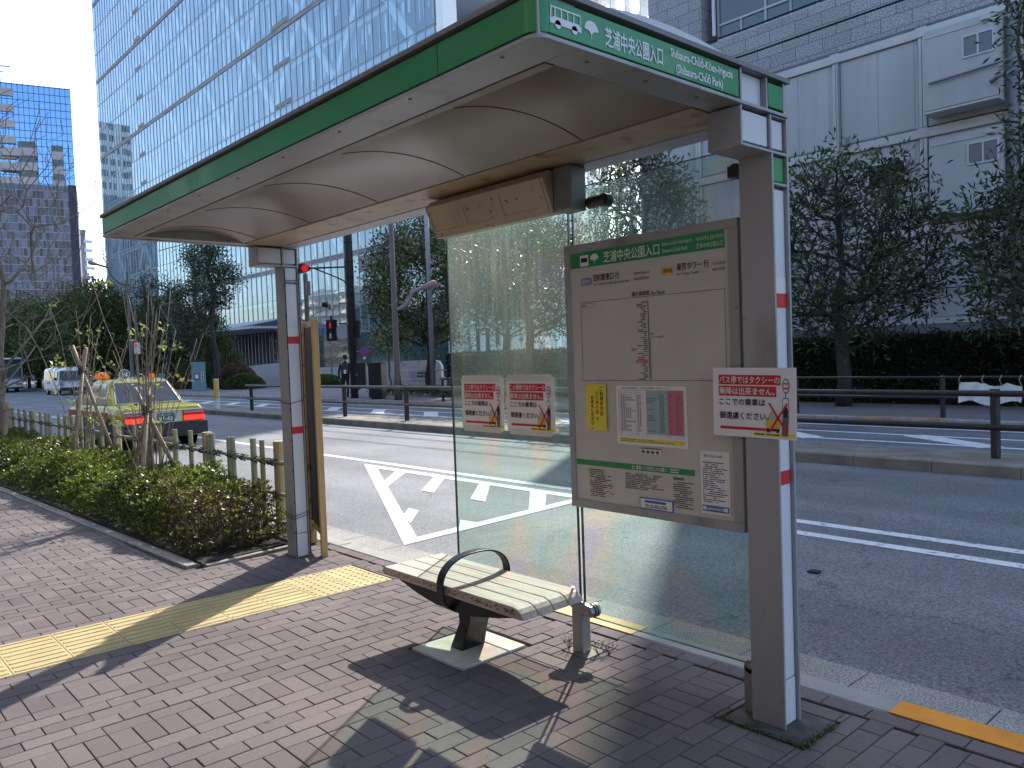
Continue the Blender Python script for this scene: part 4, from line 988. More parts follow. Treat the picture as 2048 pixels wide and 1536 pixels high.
tripod('bamboo stakes crossed round the left shrub in front of the white van', (-11.7, 2.86, 0), 1.55, 3, .025, .55)
bt_pts = crown_pts(620, (-17.6, 2.9, 4.3), 2.1, 2.1, 2.7, 33, .25)+crown_pts(40, (-16.5, 2.6, 2.4), 1.4, 1.3, 1.2, 34, .3)
grow('street_tree', 'bare winter tree with pale branches at the left edge of the photo', 'tree', (-17.35, 2.9, 0), bt_pts, .07, 'barkl', None, 0, .09, .05, .1, seed=8, tropism=.6, rmin=.002, sides=4)
th_ = thing('tree_support', 'pair of log props and crossbar bracing the bare street tree', 'plant stakes', (-17.3, 2.9, 0))
for x_ in (-16.85, -16.6): MB().tube([(x_, 2.7, 0), (x_-.28, 2.85, 1.05)], .045, 10).build('prop', 'stake', th_)
MB().tube([(-17.5, 2.98, .92), (-16.7, 2.8, .96)], .045, 10).build('crossbar', 'stake', th_)

# ------------------------------------------------------------------ guard rails
def guard_rail(name, label, x0, x1, y, zb, posts, ztop, bars, pw, m_, caps=None, extra=None):
    th_ = thing(name, label, 'railing', ((x0+x1)/2, y, zb))
    for x_ in posts:
        b = MB(); b.tube([(x_, y, zb), (x_, y, zb+ztop)], pw, 12); po = reg(b.build('post', m_, th_, bevel=.004))
        if caps: MB().lathe([(pw*1.04, zb+ztop-.05), (pw*1.04, zb+ztop-.02), (pw*1.0, zb+ztop-.02)], (x_, y, 0), 12).build('yellow_band', 'yellow', po)
    for z_, r_ in bars: MB().tube([(x0, y-pw*.6, zb+z_), (x1, y-pw*.6, zb+z_)], r_, 10).build('bar', m_, th_, smooth=True)
    return th_
guard_rail('guard_rail', 'dark two-bar guard rail standing along the median kerb', -26.0, 12, 11.35, .045, [-25.7, -22.64, -19.63, -16.62, -13.55, -10.5, -7.45, -3.46, -.45, 2.6, 5.6, 8.6], .885, [(.83, .040), (.40, .040)], .058, 'rail', True)
guard_rail('guard_rail', 'dark guard rail along the far pavement kerb carrying the white cloth', -22.5, 14, 16.85, .045, [-22.4, -19.2, -16.1, -13.0, -9.15, -6.06, -3.0, 0, 3, 6], .84, [(.80, .024), (.40, .03)], .05, 'rail', True)
guard_rail('plaza_railing', 'pale grey railing in front of the glass building entrance', -46, -36, 26.5, .045, [-46+i*1.4 for i in range(8)], .95, [(.95, .03), (.55, .02), (.25, .02)], .03, 'poleg')
guard_rail('plaza_railing', 'grey railing along the plaza behind the black boxes', -37.5, -27.5, 23.0, .045, [-37.5+i*1.6 for i in range(7)], .95, [(.95, .03), (.5, .02)], .03, 'poleg')
cl = MB(); nx, nz = 14, 6; pts = []
for i in range(nx+1):
    for j in range(nz+1):
        u_, v_ = i/nx, j/nz; sagz = .13*math.sin(math.pi*((u_*2.5) % 1))*(u_ > .35)
        pts.append((-5.72+u_*1.05, 16.76-.05*math.sin(u_*17+v_*2)-.03*v_, .80-.05-v_*(.40-.05*math.sin(u_*9))-sagz*(1-v_)*.6))
cl.add(pts, [(i*(nz+1)+j, (i+1)*(nz+1)+j, (i+1)*(nz+1)+j+1, i*(nz+1)+j+1) for i in range(nx) for j in range(nz)])
o = tag(cl.build('cloth_banner', 'cloth', smooth=True), 'crumpled white cloth banner tied to the far guard rail', 'banner'); reg(o)
b = MB()
for x_ in (-5.7, -5.3, -5.0, -4.68): b.tube([(x_, 16.78, .88), (x_-.02, 16.72, .80), (x_+.02, 16.76, .66)], .009, 5)
b.build('tie', 'bamboo', o)

# ------------------------------------------------------------------ far side: hedge, trees
hx0, hx1, hy0, hy1, hz = -26.4, 6, 20.1, 21.2, 1.72
hg = thing('boxed_hedge', 'tall dark clipped hedge along the far pavement under the grey modules', 'hedge', (-10, 20.6, .045))
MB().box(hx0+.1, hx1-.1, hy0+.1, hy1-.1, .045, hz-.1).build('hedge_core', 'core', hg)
Nf = 26000; f1 = np.stack([hx0+G.random(Nf)*(hx1-hx0), hy0+G.normal(0, .035, Nf)+.04, .05+G.random(Nf)**.85*(hz-.05)], 1); d1 = G.normal(size=(Nf, 3))*.7+np.array([0, -.8, .2])
Nt = 9000; f2 = np.stack([hx0+G.random(Nt)*(hx1-hx0), hy0+G.random(Nt)*(hy1-hy0), hz+G.normal(0, .045, Nt)-.05], 1); d2 = G.normal(size=(Nt, 3))*.7+np.array([0, 0, .8])
Ne = 1500; f3 = np.stack([hx0+G.normal(0, .04, Ne), hy0+G.random(Ne)*(hy1-hy0), .05+G.random(Ne)*(hz-.05)], 1); d3 = G.normal(size=(Ne, 3))*.7+np.array([-.8, 0, .2])
leaves('foliage', np.concatenate([f1, f2, f3]), np.concatenate([d1, d2, d3]), .095, .05, 'leafk', hg, 77)
Nl = 5000; f4 = np.stack([-30.5+G.random(Nl)*6.5, 18.7+G.random(Nl)*1.2, .06+.36*G.random(Nl)**.5], 1)
o = leaves('ground_hedge', f4, G.normal(size=(Nl, 3))+np.array([0, 0, .5]), .09, .05, 'leafd', None, 78); tag(o, 'knee high hedge strip at the foot of the bushy evergreen tree', 'hedge')

SM = 'evergreen street trees on the far pavement'
grow('evergreen_tree', 'spreading evergreen with long leaves before the grey modules right of the shelter', 'tree', (-9.15, 21.0-1.9, .045),
     crown_pts(380, (-9.05, 19.1, 3.75), 2.35, 2.0, 2.6, 3, .42, -.95, .10), .165, 'barkd', 'leafm', 19, .20, .056, .18, SM, trunk_h=5.2, seed=3, rmin=.011, tropism=.25)
grow('evergreen_tree', 'dark evergreen cut off by the right edge of the photo', 'tree', (-5.0, 19.4, .045),
     crown_pts(200, (-4.45, 19.4, 7.4), 1.15, 1.4, 4.0, 5, .35, -.95, .14)+crown_pts(200, (-5.15, 19.3, 3.2), 1.5, 1.5, 2.0, 6, .35, -.95, .14), .16, 'bark', 'leafm', 20, .20, .055, .22, SM, trunk_h=8, seed=5, rmin=.010)
grow('evergreen_tree', 'evergreen seen through the top of the right glass screen', 'tree', (-15.2, 19.3, .045),
     crown_pts(260, (-15.2, 19.3, 5.3), 1.9, 1.8, 2.9, 7, .42, -.9, .16), .14, 'bark', 'leafm', 24, .20, .055, .22, SM, trunk_h=6, seed=7, rmin=.010)
grow('evergreen_tree', 'evergreen seen through the left glass screen above the posters', 'tree', (-20.4, 19.2, .045),
     crown_pts(300, (-20.3, 19.3, 4.3), 2.7, 2.4, 2.5, 9, .42, -.9, .16), .15, 'bark', 'leafm', 26, .20, .058, .24, SM, trunk_h=5.5, seed=9, rmin=.010)
grow('evergreen_tree', 'dense bushy evergreen behind the brown lamp post', 'tree', (-28.6, 20.9, .045),
     crown_pts(420, (-29.1, 20.9, 4.7), 2.9, 2.7, 3.7, 13, .40, -.85, .14), .20, 'barkd', 'leafd', 40, .17, .065, .27, SM, trunk_h=5.5, seed=13, rmin=.012)
grow('evergreen_tree', 'bushy evergreen left of the hedge end partly behind the left glass edge', 'tree', (-24.6, 21.8, .045),
     crown_pts(300, (-24.6, 21.9, 5.2), 2.3, 2.3, 3.2, 15, .42, -.9, .16), .16, 'barkd', 'leafd', 32, .17, .06, .26, SM, trunk_h=6, seed=15, rmin=.012)
grow('young_tree', 'small yellow leaved tree by the no parking sign', 'tree', (-33.5, 22.0, .045), crown_pts(60, (-33.5, 22, 2.9), 1.1, 1.1, 1.3, 17, .4), .05, 'bark', 'leafy', 12, .12, .06, .2, seed=17, rmin=.008)
# pruned trees and dark wood in front of the glass building
PT = 'pruned cloud trees before the glass building'
def cloud(label, base, h, w_, seed, leaf='leafp', lpc=13, n=130, clear=.40):
    g_ = np.random.default_rng(seed); pts = []
    for k in range(9):
        a = g_.uniform(0, 6.283); t_ = clear+(1-clear)*(k+.5)/9; r_ = w_*(.62 if k < 8 else 0)*(1-.45*(t_-clear)/(1-clear)); s_ = w_*g_.uniform(.36, .55)
        pts += crown_pts(n//9, (base[0]+math.cos(a)*r_, base[1]+math.sin(a)*r_, base[2]+h*t_-.3), s_, s_, s_*.62, seed*31+k, .35, -.7)
    return grow('pruned_tree', label, 'tree', base, pts, .018*h+.02, 'barkd', leaf, lpc, .20, .09, .27, PT, trunk_h=base[2]+h*.9, seed=seed, rmin=.02, tropism=.2)
cloud('tallest pruned tree right of the teal information board with forked open top', (-51.0, 20.2, .045), 9.6, 2.3, 21, n=230, lpc=24)
cloud('pruned tree with round top left of the tallest pruned tree', (-56.5, 21.2, .045), 9.6, 1.7, 23, n=200, lpc=22)
cloud('slim pruned tree above the taxi rear window', (-60.5, 20.7, .045), 8.2, 1.6, 25)
cloud('thin pruned tree beside the tall street lamp', (-64.0, 20.3, .045), 8.8, 1.7, 27)
cloud('low bushy pruned tree behind the information board', (-59.0, 23.2, .045), 5.2, 2.2, 29, 'leafd', 26, 200, .22)
DW = 'dark trees beyond the crossing'
for i, (x_, y_, h_, w_, lab) in enumerate([(-69.5, 18.6, 8.4, 2.6, 'dark broad tree just left of the tall street lamp'), (-74.5, 19.3, 8.9, 3.4, 'dark broad tree above the white van'),
        (-80.8, 18.2, 8.2, 3.2, 'dark tree between the van and the bus'), (-88, 17.6, 8.6, 3.6, 'dark tree rising behind the white bus'), (-99, 18, 9.5, 4.0, 'far dark tree at the left edge beyond the bus'), (-72.0, 24, 7.6, 3.4, 'rear dark tree behind the lamp and van')]):
    grow('broad_tree', lab, 'tree', (x_, y_, .045), crown_pts(260, (x_, y_, h_*.55), w_, w_, h_*.47, 40+i, .45, -.95, .12), .22, 'barkd', 'leafd', 46, .26, .13, .42, DW, trunk_h=h_*.6, seed=40+i, rmin=.03)
for i, (x_, y_, lab) in enumerate([(-49.5, 24.5, 'leafless young tree before the dark entrance glass'), (-45.5, 25.5, 'leafless young tree right of the white planter wall'), (-58.5, 23.5, 'leafless shrub tree behind the information board')]):
    grow('leafless_tree', lab, 'tree', (x_, y_, .045), crown_pts(60, (x_, y_, 2.6), 1.6, 1.6, 1.5, 60+i, .4), .06, 'barkl', None, 0, 0, 0, 0, 'leafless young trees at the entrance', seed=60+i, rmin=.012)
def mound_bush(label, c_, r_, leaf, seed, n=5000, group='rounded shrubs by the plaza'):
    g_ = np.random.default_rng(seed); d = g_.normal(size=(n, 3)); d /= np.linalg.norm(d, axis=1, keepdims=True); d[:, 2] = np.abs(d[:, 2])
    k = 1-.10*g_.random((n, 1)); th_ = thing('rounded_shrub', label, 'shrub', c_, 0, group)
    b = MB(); b.lathe([(r_[0]*.9*math.cos(q*math.pi/12), r_[2]*.9*math.sin(q*math.pi/12)) for q in range(7)], c_, 20); 
    b.v = [(c_[0]+(x-c_[0]), c_[1]+(y-c_[1])*r_[1]/r_[0], z) for x, y, z in b.v]; b.build('inner_twigs', 'core', th_)
    leaves('foliage', np.array(c_)+d*k*np.array(r_), d+g_.normal(0, .6, d.shape), .13, .07, leaf, th_, seed)
mound_bush('clipped green dome shrub right of the tallest pruned tree', (-49.4, 21.4, .045), (1.4, 1.3, .95), 'leafd', 70)
mound_bush('russet winter shrub behind the green dome shrub', (-52.3, 22.0, .045), (1.9, 1.5, 1.7), 'leafr', 71)
mound_bush('russet low shrub left of the teal information board', (-57.0, 20.5, .045), (1.7, 1.3, 1.1), 'leafr', 72)
mound_bush('wide green shrub bank under the pruned trees', (-60.0, 22.5, .045), (4.2, 2.2, 2.0), 'leafd', 73, 9000)
mound_bush('bright yellow green shrub on top of the shrub bank', (-62.3, 21.3, .9), (1.4, 1.2, .9), 'leafs', 74, 3000)
mound_bush('low green shrub before the white planter wall', (-46.0, 25.2, .045), (1.8, 1.1, .7), 'leafd', 75)

# ------------------------------------------------------------------ poles, signals, lamps, signs
def street_lamp(label, base, h, r_, arm, m_='pole'):
    th_ = thing('street_lamp', label, 'street lamp', base, 0, 'curved arm street lamps'); B_ = Vector(base); ax = Vector(arm[:3]); L = ax.length; n_ = ax.normalized(); hb = arm[3]
    MB().tube([B_, B_+Vector((0, 0, .9)), B_+Vector((0, 0, .95)), B_+Vector((0, 0, h))], [r_*1.25, r_*1.2, r_, r_*.62], 12).build('pole', 'pole', th_, smooth=True)
    s_ = B_+Vector((0, 0, hb)); pts = [s_+Vector((0, 0, -.5*L))]
    for k in range(1, 9):
        a = k/8*1.25; pts.append(s_+n_*(L*.62*math.sin(a)/math.sin(1.25))*.9+Vector((0, 0, -.5*L+.62*L*(1-math.cos(a))*1.25)))
    e = pts[-1]+n_*L*.30+Vector((0, 0, .10*L)); pts.append(e); MB().tube(pts, r_*.62, 9).build('arm', m_, th_, smooth=True)
    dv = (n_+Vector((0, 0, .30))).normalized(); MB().tube([e-dv*.05, e+dv*.12, e+dv*.5, e+dv*.62], [.06, .11, .16, .10], 14).build('lamp_head', 'lamp', th_, smooth=True)
street_lamp('brown street lamp between the black box and the bushy evergreen', (-25.27, 16.9, .045), 9.0, .12, (.80, .90, 0, 4.0), 'lampg')
street_lamp('tall brown street lamp curving left above the white van', (-57.2, 17.0, .045), 8.0, .12, (-1.5, -1.7, 0, 8.3))
street_lamp('small distant street lamp behind the bare street tree', (-89, 17.0, .045), 8.2, .12, (-1.4, -1.6, 0, 8.4))
th_ = thing('banner_pole', 'slim blue grey pole in front of the bushy evergreen', 'pole', (-25.9, 19.0, .045))
MB().tube([(-25.9, 19.0, .045), (-25.9, 19.0, 11)], [.10, .085], 12).build('shaft', 'poleg', th_, smooth=True); MB().tube([(-25.83, 18.93, 4.5), (-25.83, 18.93, 10.5)], .03, 6).build('cable', 'poleg', th_)

UPX, UPY = -28.75, 17.1
tp = thing('signal_pole', 'dark concrete utility pole carrying traffic signals and cables', 'utility pole', (UPX, UPY, .045))
MB().tube([(UPX, UPY, .045), (UPX, UPY, 12)], [.16, .12], 14).build('shaft', 'poled', tp, smooth=True)
b = MB()
for i in range(6):
    a = i*1.05; b.tube([(UPX+.17*math.cos(a+.1*k), UPY+.17*math.sin(a+.1*k), 1.8+k*.9+.06*(k % 2)) for k in range(9)], .014, 5)
for z_ in (2.2, 3.35, 4.3, 5.0, 5.6, 6.4): b.lathe([(.165, -.03), (.175, -.02), (.175, .02), (.165, .03)], (UPX, UPY, z_), 12)
b.build('cable', 'black', tp)
il = Vector((-.668, -.744, 0)); fc = Vector((.84, -.54, 0)).normalized()
def lens_box(mb, c_, n_, wd, ht, dp): s_ = Vector((0, 0, 1)).cross(n_).normalized(); mb.obox(c_, s_*wd/2, n_*dp/2, (0, 0, ht/2)); return s_
# red vehicle signal on the long arm
p0 = Vector((UPX, UPY, 5.42)); tip = p0+il*1.78
b = MB(); b.tube([p0+il*.1, tip], .035, 8); b.tube([p0+Vector((0, 0, -.9)), p0+il*.25+Vector((0, 0, -.55)), p0+il*.6+Vector((0, 0, -.38)), p0+il*1.5+Vector((0, 0, .02))], .028, 8); b.build('signal_arm', 'rail', tp, smooth=True)
sg = thing('traffic_signal', 'traffic signal showing red beside the left shelter post', 'traffic light', tuple(tip))
n_ = Vector((.80, -.60, 0)).normalized(); s_ = Vector((0, 0, 1)).cross(n_).normalized()
b = MB(); c_ = tip+il*.42
b.prism([c_+s_*(.62*math.cos(a)-math.copysign(.0, 1))*1.0+Vector((0, 0, .21*math.sin(a)))-n_*.06 for a in [i*math.pi/12 for i in range(24)]], n_*.14); b.build('housing', 'dark', sg, bevel=.01)
for k, mt_ in ((1, 'sigred'), (0, 'dglass'), (-1, 'dglass')):
    q = c_+s_*k*.40+n_*.085; b = MB(); b.tube([q, q+n_*.02], [.15, .13], 18); b.build('lens', mt_, sg)
    b = MB(); ring = []
    for i in range(9):
        a = -.3+(math.pi+.6)*i/8; ring.append(q+s_*.165*math.cos(a)+Vector((0, 0, .165*math.sin(a))))
    for i in range(8): b.add([ring[i], ring[i+1], ring[i+1]+n_*.22, ring[i]+n_*.22], [(0, 1, 2, 3)])
    b.build('visor', 'dark', sg)
# pedestrian signal
MB().bar((UPX, UPY, 3.42), tuple(Vector((UPX, UPY, 3.37))+il*.95), .05, .07).build('signal_arm', 'poleg', tp)
ps = thing('pedestrian_signal', 'pedestrian signal with red man hanging left of the utility pole', 'traffic light', tuple(Vector((UPX, UPY, 2.9))+il*.78))
c_ = Vector((UPX, UPY, 2.86))+il*.82; n_ = Vector((.72, -.69, 0)).normalized(); n_ = (n_+il*.35).normalized(); b = MB(); s_ = lens_box(b, c_, n_, .40, .86, .22); b.tube([c_+Vector((0, 0, .43)), c_+Vector((0, 0, .60))], .05, 8); b.build('housing', 'blackmetal', ps, bevel=.015)
for z_, mt_, fig in ((.21, 'dark', 'sigred'), (-.21, 'dark', 'paper')):
    q = c_+Vector((0, 0, z_))+n_*.112; b = MB(); b.add([q-s_*.16-Vector((0, 0, .16)), q+s_*.16-Vector((0, 0, .16)), q+s_*.16+Vector((0, 0, .16)), q-s_*.16+Vector((0, 0, .16))], [(0, 1, 2, 3)]); b.build('lens', mt_, ps)
    b = MB(); q = q+n_*.004
    for dx, dz, rx, rz_ in ((0, .09, .03, .035), (0, .01, .05, .07), (-.025, -.09, .018, .05), (.025, -.09, .018, .05)): b.add([q+s_*(dx+rx*math.cos(a*.628))+Vector((0, 0, dz+rz_*math.sin(a*.628))) for a in range(10)], [tuple(range(10))])
    b.build('figure', fig, ps)
    b = MB(); q = q-n_*.004
    b.add([q-s_*.18+Vector((0, 0, .18)), q+s_*.18+Vector((0, 0, .18)), q+s_*.18+Vector((0, 0, .15))+n_*.2, q-s_*.18+Vector((0, 0, .15))+n_*.2], [(0, 1, 2, 3)]); b.build('visor', 'dark', ps)
# round sign seen from behind, small black signal, no-parking sign
rs = thing('round_sign', 'round grey back of a road sign left of the utility pole', 'road sign', (UPX, UPY, 2.5)); c_ = Vector((UPX, UPY, 2.78))+il*.36; n_ = Vector((.80, -.6, 0))
MB().tube([c_, c_+n_*.012], .31, 24).build('plate', 'poleg', rs); MB().obox(c_+n_*.022, Vector((0, 0, 1)).cross(n_)*.03, n_*.01, (0, 0, .30)).build('stiffener', 'poleg', rs); MB().obox(c_+Vector((0, 0, .34)), il*.17, n_*.03, (0, 0, .025)).build('hanger', 'dark', rs)
bs = thing('rear_facing_signal', 'black back of a pedestrian signal right of the utility pole', 'traffic light', (UPX, UPY, 2.5)); c_ = Vector((UPX, UPY, 2.86))-il*.25; b = MB(); lens_box(b, c_, Vector((.744, -.668, 0)), .20, .72, .38); b.build('housing', 'blackmetal', bs, bevel=.03); MB().obox(c_-il*.05+Vector((.04, -.04, -.1)), il*.06, (.02, -.02, 0), (0, 0, .14)).build('bracket', 'poleg', bs)
np_ = thing('no_parking_sign', 'round blue and red no parking sign beside the utility pole', 'road sign', (UPX+.3, UPY+.35, 1.6)); c_ = Vector((UPX+.30, UPY+.36, 1.96)); n_ = Vector((.744, -.668, 0)); s_ = Vector((.668, .744, 0))
MB().tube([c_, c_+n_*.012], .215, 26).build('red_rim', 'red', np_); MB().tube([c_+n_*.012, c_+n_*.016], .165, 26).build('blue_face', 'blue', np_)
b = MB(); q = c_+n_*.019; dd = (s_-Vector((0, 0, 1))).normalized(); ee = n_.cross(dd); b.add([q-dd*.17-ee*.022, q+dd*.17-ee*.022, q+dd*.17+ee*.022, q-dd*.17+ee*.022], [(0, 1, 2, 3)]); b.build('slash', 'red', np_)
MB().obox(c_+Vector((0, 0, -.28))+n_*.01, s_*.05, n_*.004, (0, 0, .05)).build('sub_plate', 'paper', np_); MB().bar(c_-n_*.02, Vector((UPX, UPY, 1.96)), .03, .03).build('bracket', 'poleg', np_)
# second signal pole with side-on signal
s2 = thing('slim_signal_pole', 'slim brown pole with small cabinet rising behind the left shelter post', 'pole', (-36.5, 19.2, .045))
MB().tube([(-36.5, 19.2, .045), (-36.5, 19.2, 6.0)], .12, 10).build('shaft', 'pole', s2); MB().box(-36.42, -36.22, 19.12, 19.3, 4.9, 5.6).build('cabinet', 'pole', s2); q0 = Vector((-36.5, 19.2, 4.25)); ri = Vector((.668, .744, 0)); b = MB(); b.tube([q0, q0+ri*.9+Vector((0, 0, .1))], .03, 6); b.tube([q0+Vector((0, 0, -.6)), q0+ri*.3+Vector((0, 0, -.3)), q0+ri*1.0], .025, 6); b.build('signal_arm', 'poleg', s2)
s3 = thing('side_signal', 'traffic signal seen from the side with three hooded lamps', 'traffic light', tuple(q0+ri*1.2)); n_ = Vector((-.55, -.83, 0)).normalized(); c_ = q0+ri*1.25+Vector((0, 0, .12)); ss = Vector((0, 0, 1)).cross(n_).normalized()
b = MB(); b.prism([c_+ss*(.60*math.cos(a))+Vector((0, 0, .20*math.sin(a))) for a in [i*math.pi/12 for i in range(24)]], n_*.15); b.build('housing', 'lamp', s3, bevel=.02)
for k in (-1, 0, 1):
    q = c_+ss*k*.38+n_*.15; b = MB(); ring = [q+ss*.16*math.cos(-.3+(math.pi+.6)*i/8)+Vector((0, 0, .16*math.sin(-.3+(math.pi+.6)*i/8))) for i in range(9)]
    for i in range(8): b.add([ring[i], ring[i+1], ring[i+1]+n_*.30, ring[i]+n_*.30], [(0, 1, 2, 3)])
    b.build('visor', 'blackmetal', s3); MB().tube([q, q+n_*.02], .14, 14).build('lens', 'dglass', s3)
# black cabinets
cb = thing('pole_cabinet', 'tall black cabinet clamped to the utility pole with pointed foot', 'cabinet', (UPX+.35, UPY-.1, .6)); n_ = Vector((.744, -.668, 0)); s_ = Vector((.668, .744, 0)); c_ = Vector((UPX, UPY, 0))+s_*.24+n_*.12
MB().prism([c_+s_*x_+Vector((0, 0, z_)) for x_, z_ in ((-.24, 1.50), (.27, 1.50), (.27, .66), (.16, .50), (-.20, .30), (-.24, .45))], n_*-.32).build('body', 'cabinet', cb, bevel=.015)
MB().obox(c_+n_*.004+Vector((0, 0, 1.0))-s_*.12, s_*.06, n_*.002, (0, 0, .015)).build('name_plate', 'poleg', cb)
cb = thing('street_cabinet', 'free standing tall black cabinet right of the utility pole', 'cabinet', (-27.05, 17.15, .045)); b = MB(); c_ = Vector((-27.05, 17.15, .045))
b.obox(c_+Vector((0, 0, .73)), Vector((.85, .53, 0))*.28, Vector((-.53, .85, 0))*.24, (0, 0, .66)); b.obox(c_+Vector((0, 0, .035)), Vector((.85, .53, 0))*.22, Vector((-.53, .85, 0))*.18, (0, 0, .035)); bo = reg(b.build('body', 'cabinet', cb, bevel=.012)); MB().obox(c_+Vector((0, 0, 1.41)), Vector((.85, .53, 0))*.30, Vector((-.53, .85, 0))*.26, (0, 0, .018)).build('lid', 'cabinet', cb, bevel=.008)
# yellow delineator on the median nose
dl = thing('delineator_post', 'slim white delineator post with yellow face on the median tip', 'post', (-28.0, 11.1, .05)); MB().tube([(-28.0, 11.1, .05), (-28.0, 11.1, 1.12)], .085, 12).build('shaft', 'paper', dl, smooth=False); MB().tube([(-27.965, 11.068, .42), (-27.965, 11.068, 1.08)], .083, 12).build('yellow_face', 'ochre', dl)
# teal information boards, white board, stone name wall
ib = thing('information_board', 'tall teal information board with small pictures before the pruned trees', 'sign', (-51.5, 19.3, .045)); c_ = Vector((-50.7, 19.0, 0)); n_ = Vector((.85, -.53, 0)).normalized(); s_ = Vector((.53, .85, 0)).normalized()
MB().obox(c_+Vector((0, 0, .95)), s_*.42, n_*.06, (0, 0, .90)).build('panel', 'signteal', ib, bevel=.01)
for dx, dz, hw_, hh, mt_ in ((-.10, .95, .17, .22, 'grime'), (.24, 1.12, .08, .09, 'paper'), (.24, .90, .08, .09, 'paper'), (.24, .68, .08, .09, 'paper')):
    pi_ = reg(MB().obox(c_+n_*.064+s_*dx+Vector((0, 0, dz)), s_*hw_, n_*.003, (0, 0, hh)).build('picture', mt_, ib)); MB().obox(c_+n_*.069+s_*dx+Vector((0, 0, dz)), s_*hw_*.6, n_*.002, (0, 0, hh*.6)).build('picture_field', 'paper' if mt_ == 'grime' else 'black', pi_)
ib = thing('small_sign', 'small teal name post left of the information board', 'sign', (-53.5, 17.6, .045)); c_ = Vector((-53.2, 17.6, 0)); MB().obox(c_+Vector((0, 0, .62)), s_*.19, n_*.05, (0, 0, .58)).build('panel', 'signteal', ib, bevel=.01); b = MB()
for k in range(6): b.obox(c_+n_*.053+Vector((0, 0, .95-k*.11)), s_*.05, n_*.002, (0, 0, .03))
b.build('lettering', 'paper', ib)
wb_ = thing('white_board', 'plain white notice panel on legs in front of the entrance', 'sign', (-35.0, 20.8, .045)); c_ = Vector((-34.3, 20.2, 0)); MB().obox(c_+Vector((0, 0, 1.25)), s_*.30, n_*.02, (0, 0, .42)).build('panel', 'paper', wb_); MB().obox(c_+Vector((0, 0, .42)), s_*.28, n_*.02, (0, 0, .36)).build('panel', 'paper', wb_)
MB().tube([c_-s_*.31, c_-s_*.31+Vector((0, 0, 1.68))], .02, 6).build('leg', 'poleg', wb_); MB().tube([c_+s_*.31, c_+s_*.31+Vector((0, 0, 1.68))], .02, 6).build('leg', 'poleg', wb_)
nw = thing('name_wall', 'low pale stone name wall left of the bushy evergreen trunk', 'wall', (-37, 25.5, .045)); c_ = Vector((-36.6, 25.8, .045)); s_ = Vector((.80, .60, 0)); n_ = Vector((.60, -.80, 0)); po_ = [(-1.9, 0), (1.4, 0), (1.4, 1.1), (1.25, 1.35), (1.0, 1.42), (-1.9, 1.42)]
MB().prism([c_+s_*x_+Vector((0, 0, z_)) for x_, z_ in po_], n_*-.4).build('block', 'concrete_blk', nw, bevel=.01); b = MB(); b.obox(c_+s_*.35+n_*.02+Vector((0, 0, .62)), s_*.75, n_*.02, (0, 0, .30)); pl_ = reg(b.build('name_plate', 'poleg', nw)); b = MB()
for r_ in range(2):
    for k in range(7): b.obox(c_+s_*(.05+k*.13)+n_*.043+Vector((0, 0, .72-r_*.18)), s_*.05, n_*.002, (0, 0, .05))
b.build('lettering', 'black', pl_)
pw = thing('planter_wall', 'white angular planter wall before the dark entrance glass', 'wall', (-45, 25.8, .045)); MB().prism([(-55.6, 24.4, .045), (-51.2, 25.5, .045), (-51.2, 25.5, 1.65), (-55.6, 24.4, 1.45)], (.25, -.45, 0)).build('wall', 'whitewall', pw); MB().prism([(-50.2, 26.8, .045), (-44.5, 28.2, .045), (-44.5, 28.2, 1.2), (-50.2, 26.8, 1.2)], (.2, -.4, 0)).build('wall', 'whitewall', pw)
cr = thing('crossing_signal', 'small white pedestrian signal on a slim pole left of the pruned trees', 'traffic light', (-55.6, 16.9, 0)); MB().tube([(-55.6, 16.9, .045), (-55.6, 16.9, 5.4)], .09, 8).build('shaft', 'pole', cr); c_ = Vector((-55.4, 16.85, 2.9)); b = MB(); lens_box(b, c_, Vector((.744, -.668, 0)), .32, .75, .2); b.build('housing', 'paper', cr, bevel=.01); b = MB(); lens_box(b, c_+Vector((.1, -.09, .2)), Vector((.744, -.668, 0)), .17, .20, .02); b.build('lens', 'sigred', cr)
# overhead wires seen in shadow and at the pole
wi = thing('overhead_wire', 'thin dark overhead wires running along the median', 'cable', (-20, 17, 9.6)); 
for dy, z_ in ((0, 10.6), (.25, 10.0)): MB().tube([(-60+i*8, 19.8+dy, z_-.35*math.sin(math.pi*(((-60+i*8+27) % 33)/33))) for i in range(14)], .028, 5).build('wire', 'black', wi)

# pedestrian walking away
def skinned(name, chain, edges, mats, parent=None, sub=1):
    me = bpy.data.meshes.new(name); me.from_pydata([c_[0] for c_ in chain], edges, []); o = bpy.data.objects.new(name, me); COL.objects.link(o)
    sk = o.modifiers.new('skin', 'SKIN'); sk.use_smooth_shade = True; sv = me.skin_vertices[0].data
    for i, c_ in enumerate(chain): r_ = c_[1]; sv[i].radius = (r_, r_) if not isinstance(r_, tuple) else r_
    sv[0].use_root = True; s2_ = o.modifiers.new('sub', 'SUBSURF'); s2_.levels = sub; s2_.render_levels = sub
    me.materials.append(M[mats]); par(o, parent); return o
px_, py_ = -29.25, 17.0; hdg = Vector((-.80, .60, 0)); sd_ = Vector((.60, .80, 0)); z0 = .045
pe = tag(None or bpy.data.objects.new('person', None), 'person in dark jacket with backpack walking away left of the utility pole', 'person'); COL.objects.link(pe); pe.location = (px_, py_, z0); LOC[pe.name] = Matrix.Translation((px_, py_, z0))
V_ = lambda f_, s__, z_: tuple(Vector((px_, py_, z0+z_))+hdg*f_+sd_*s__)
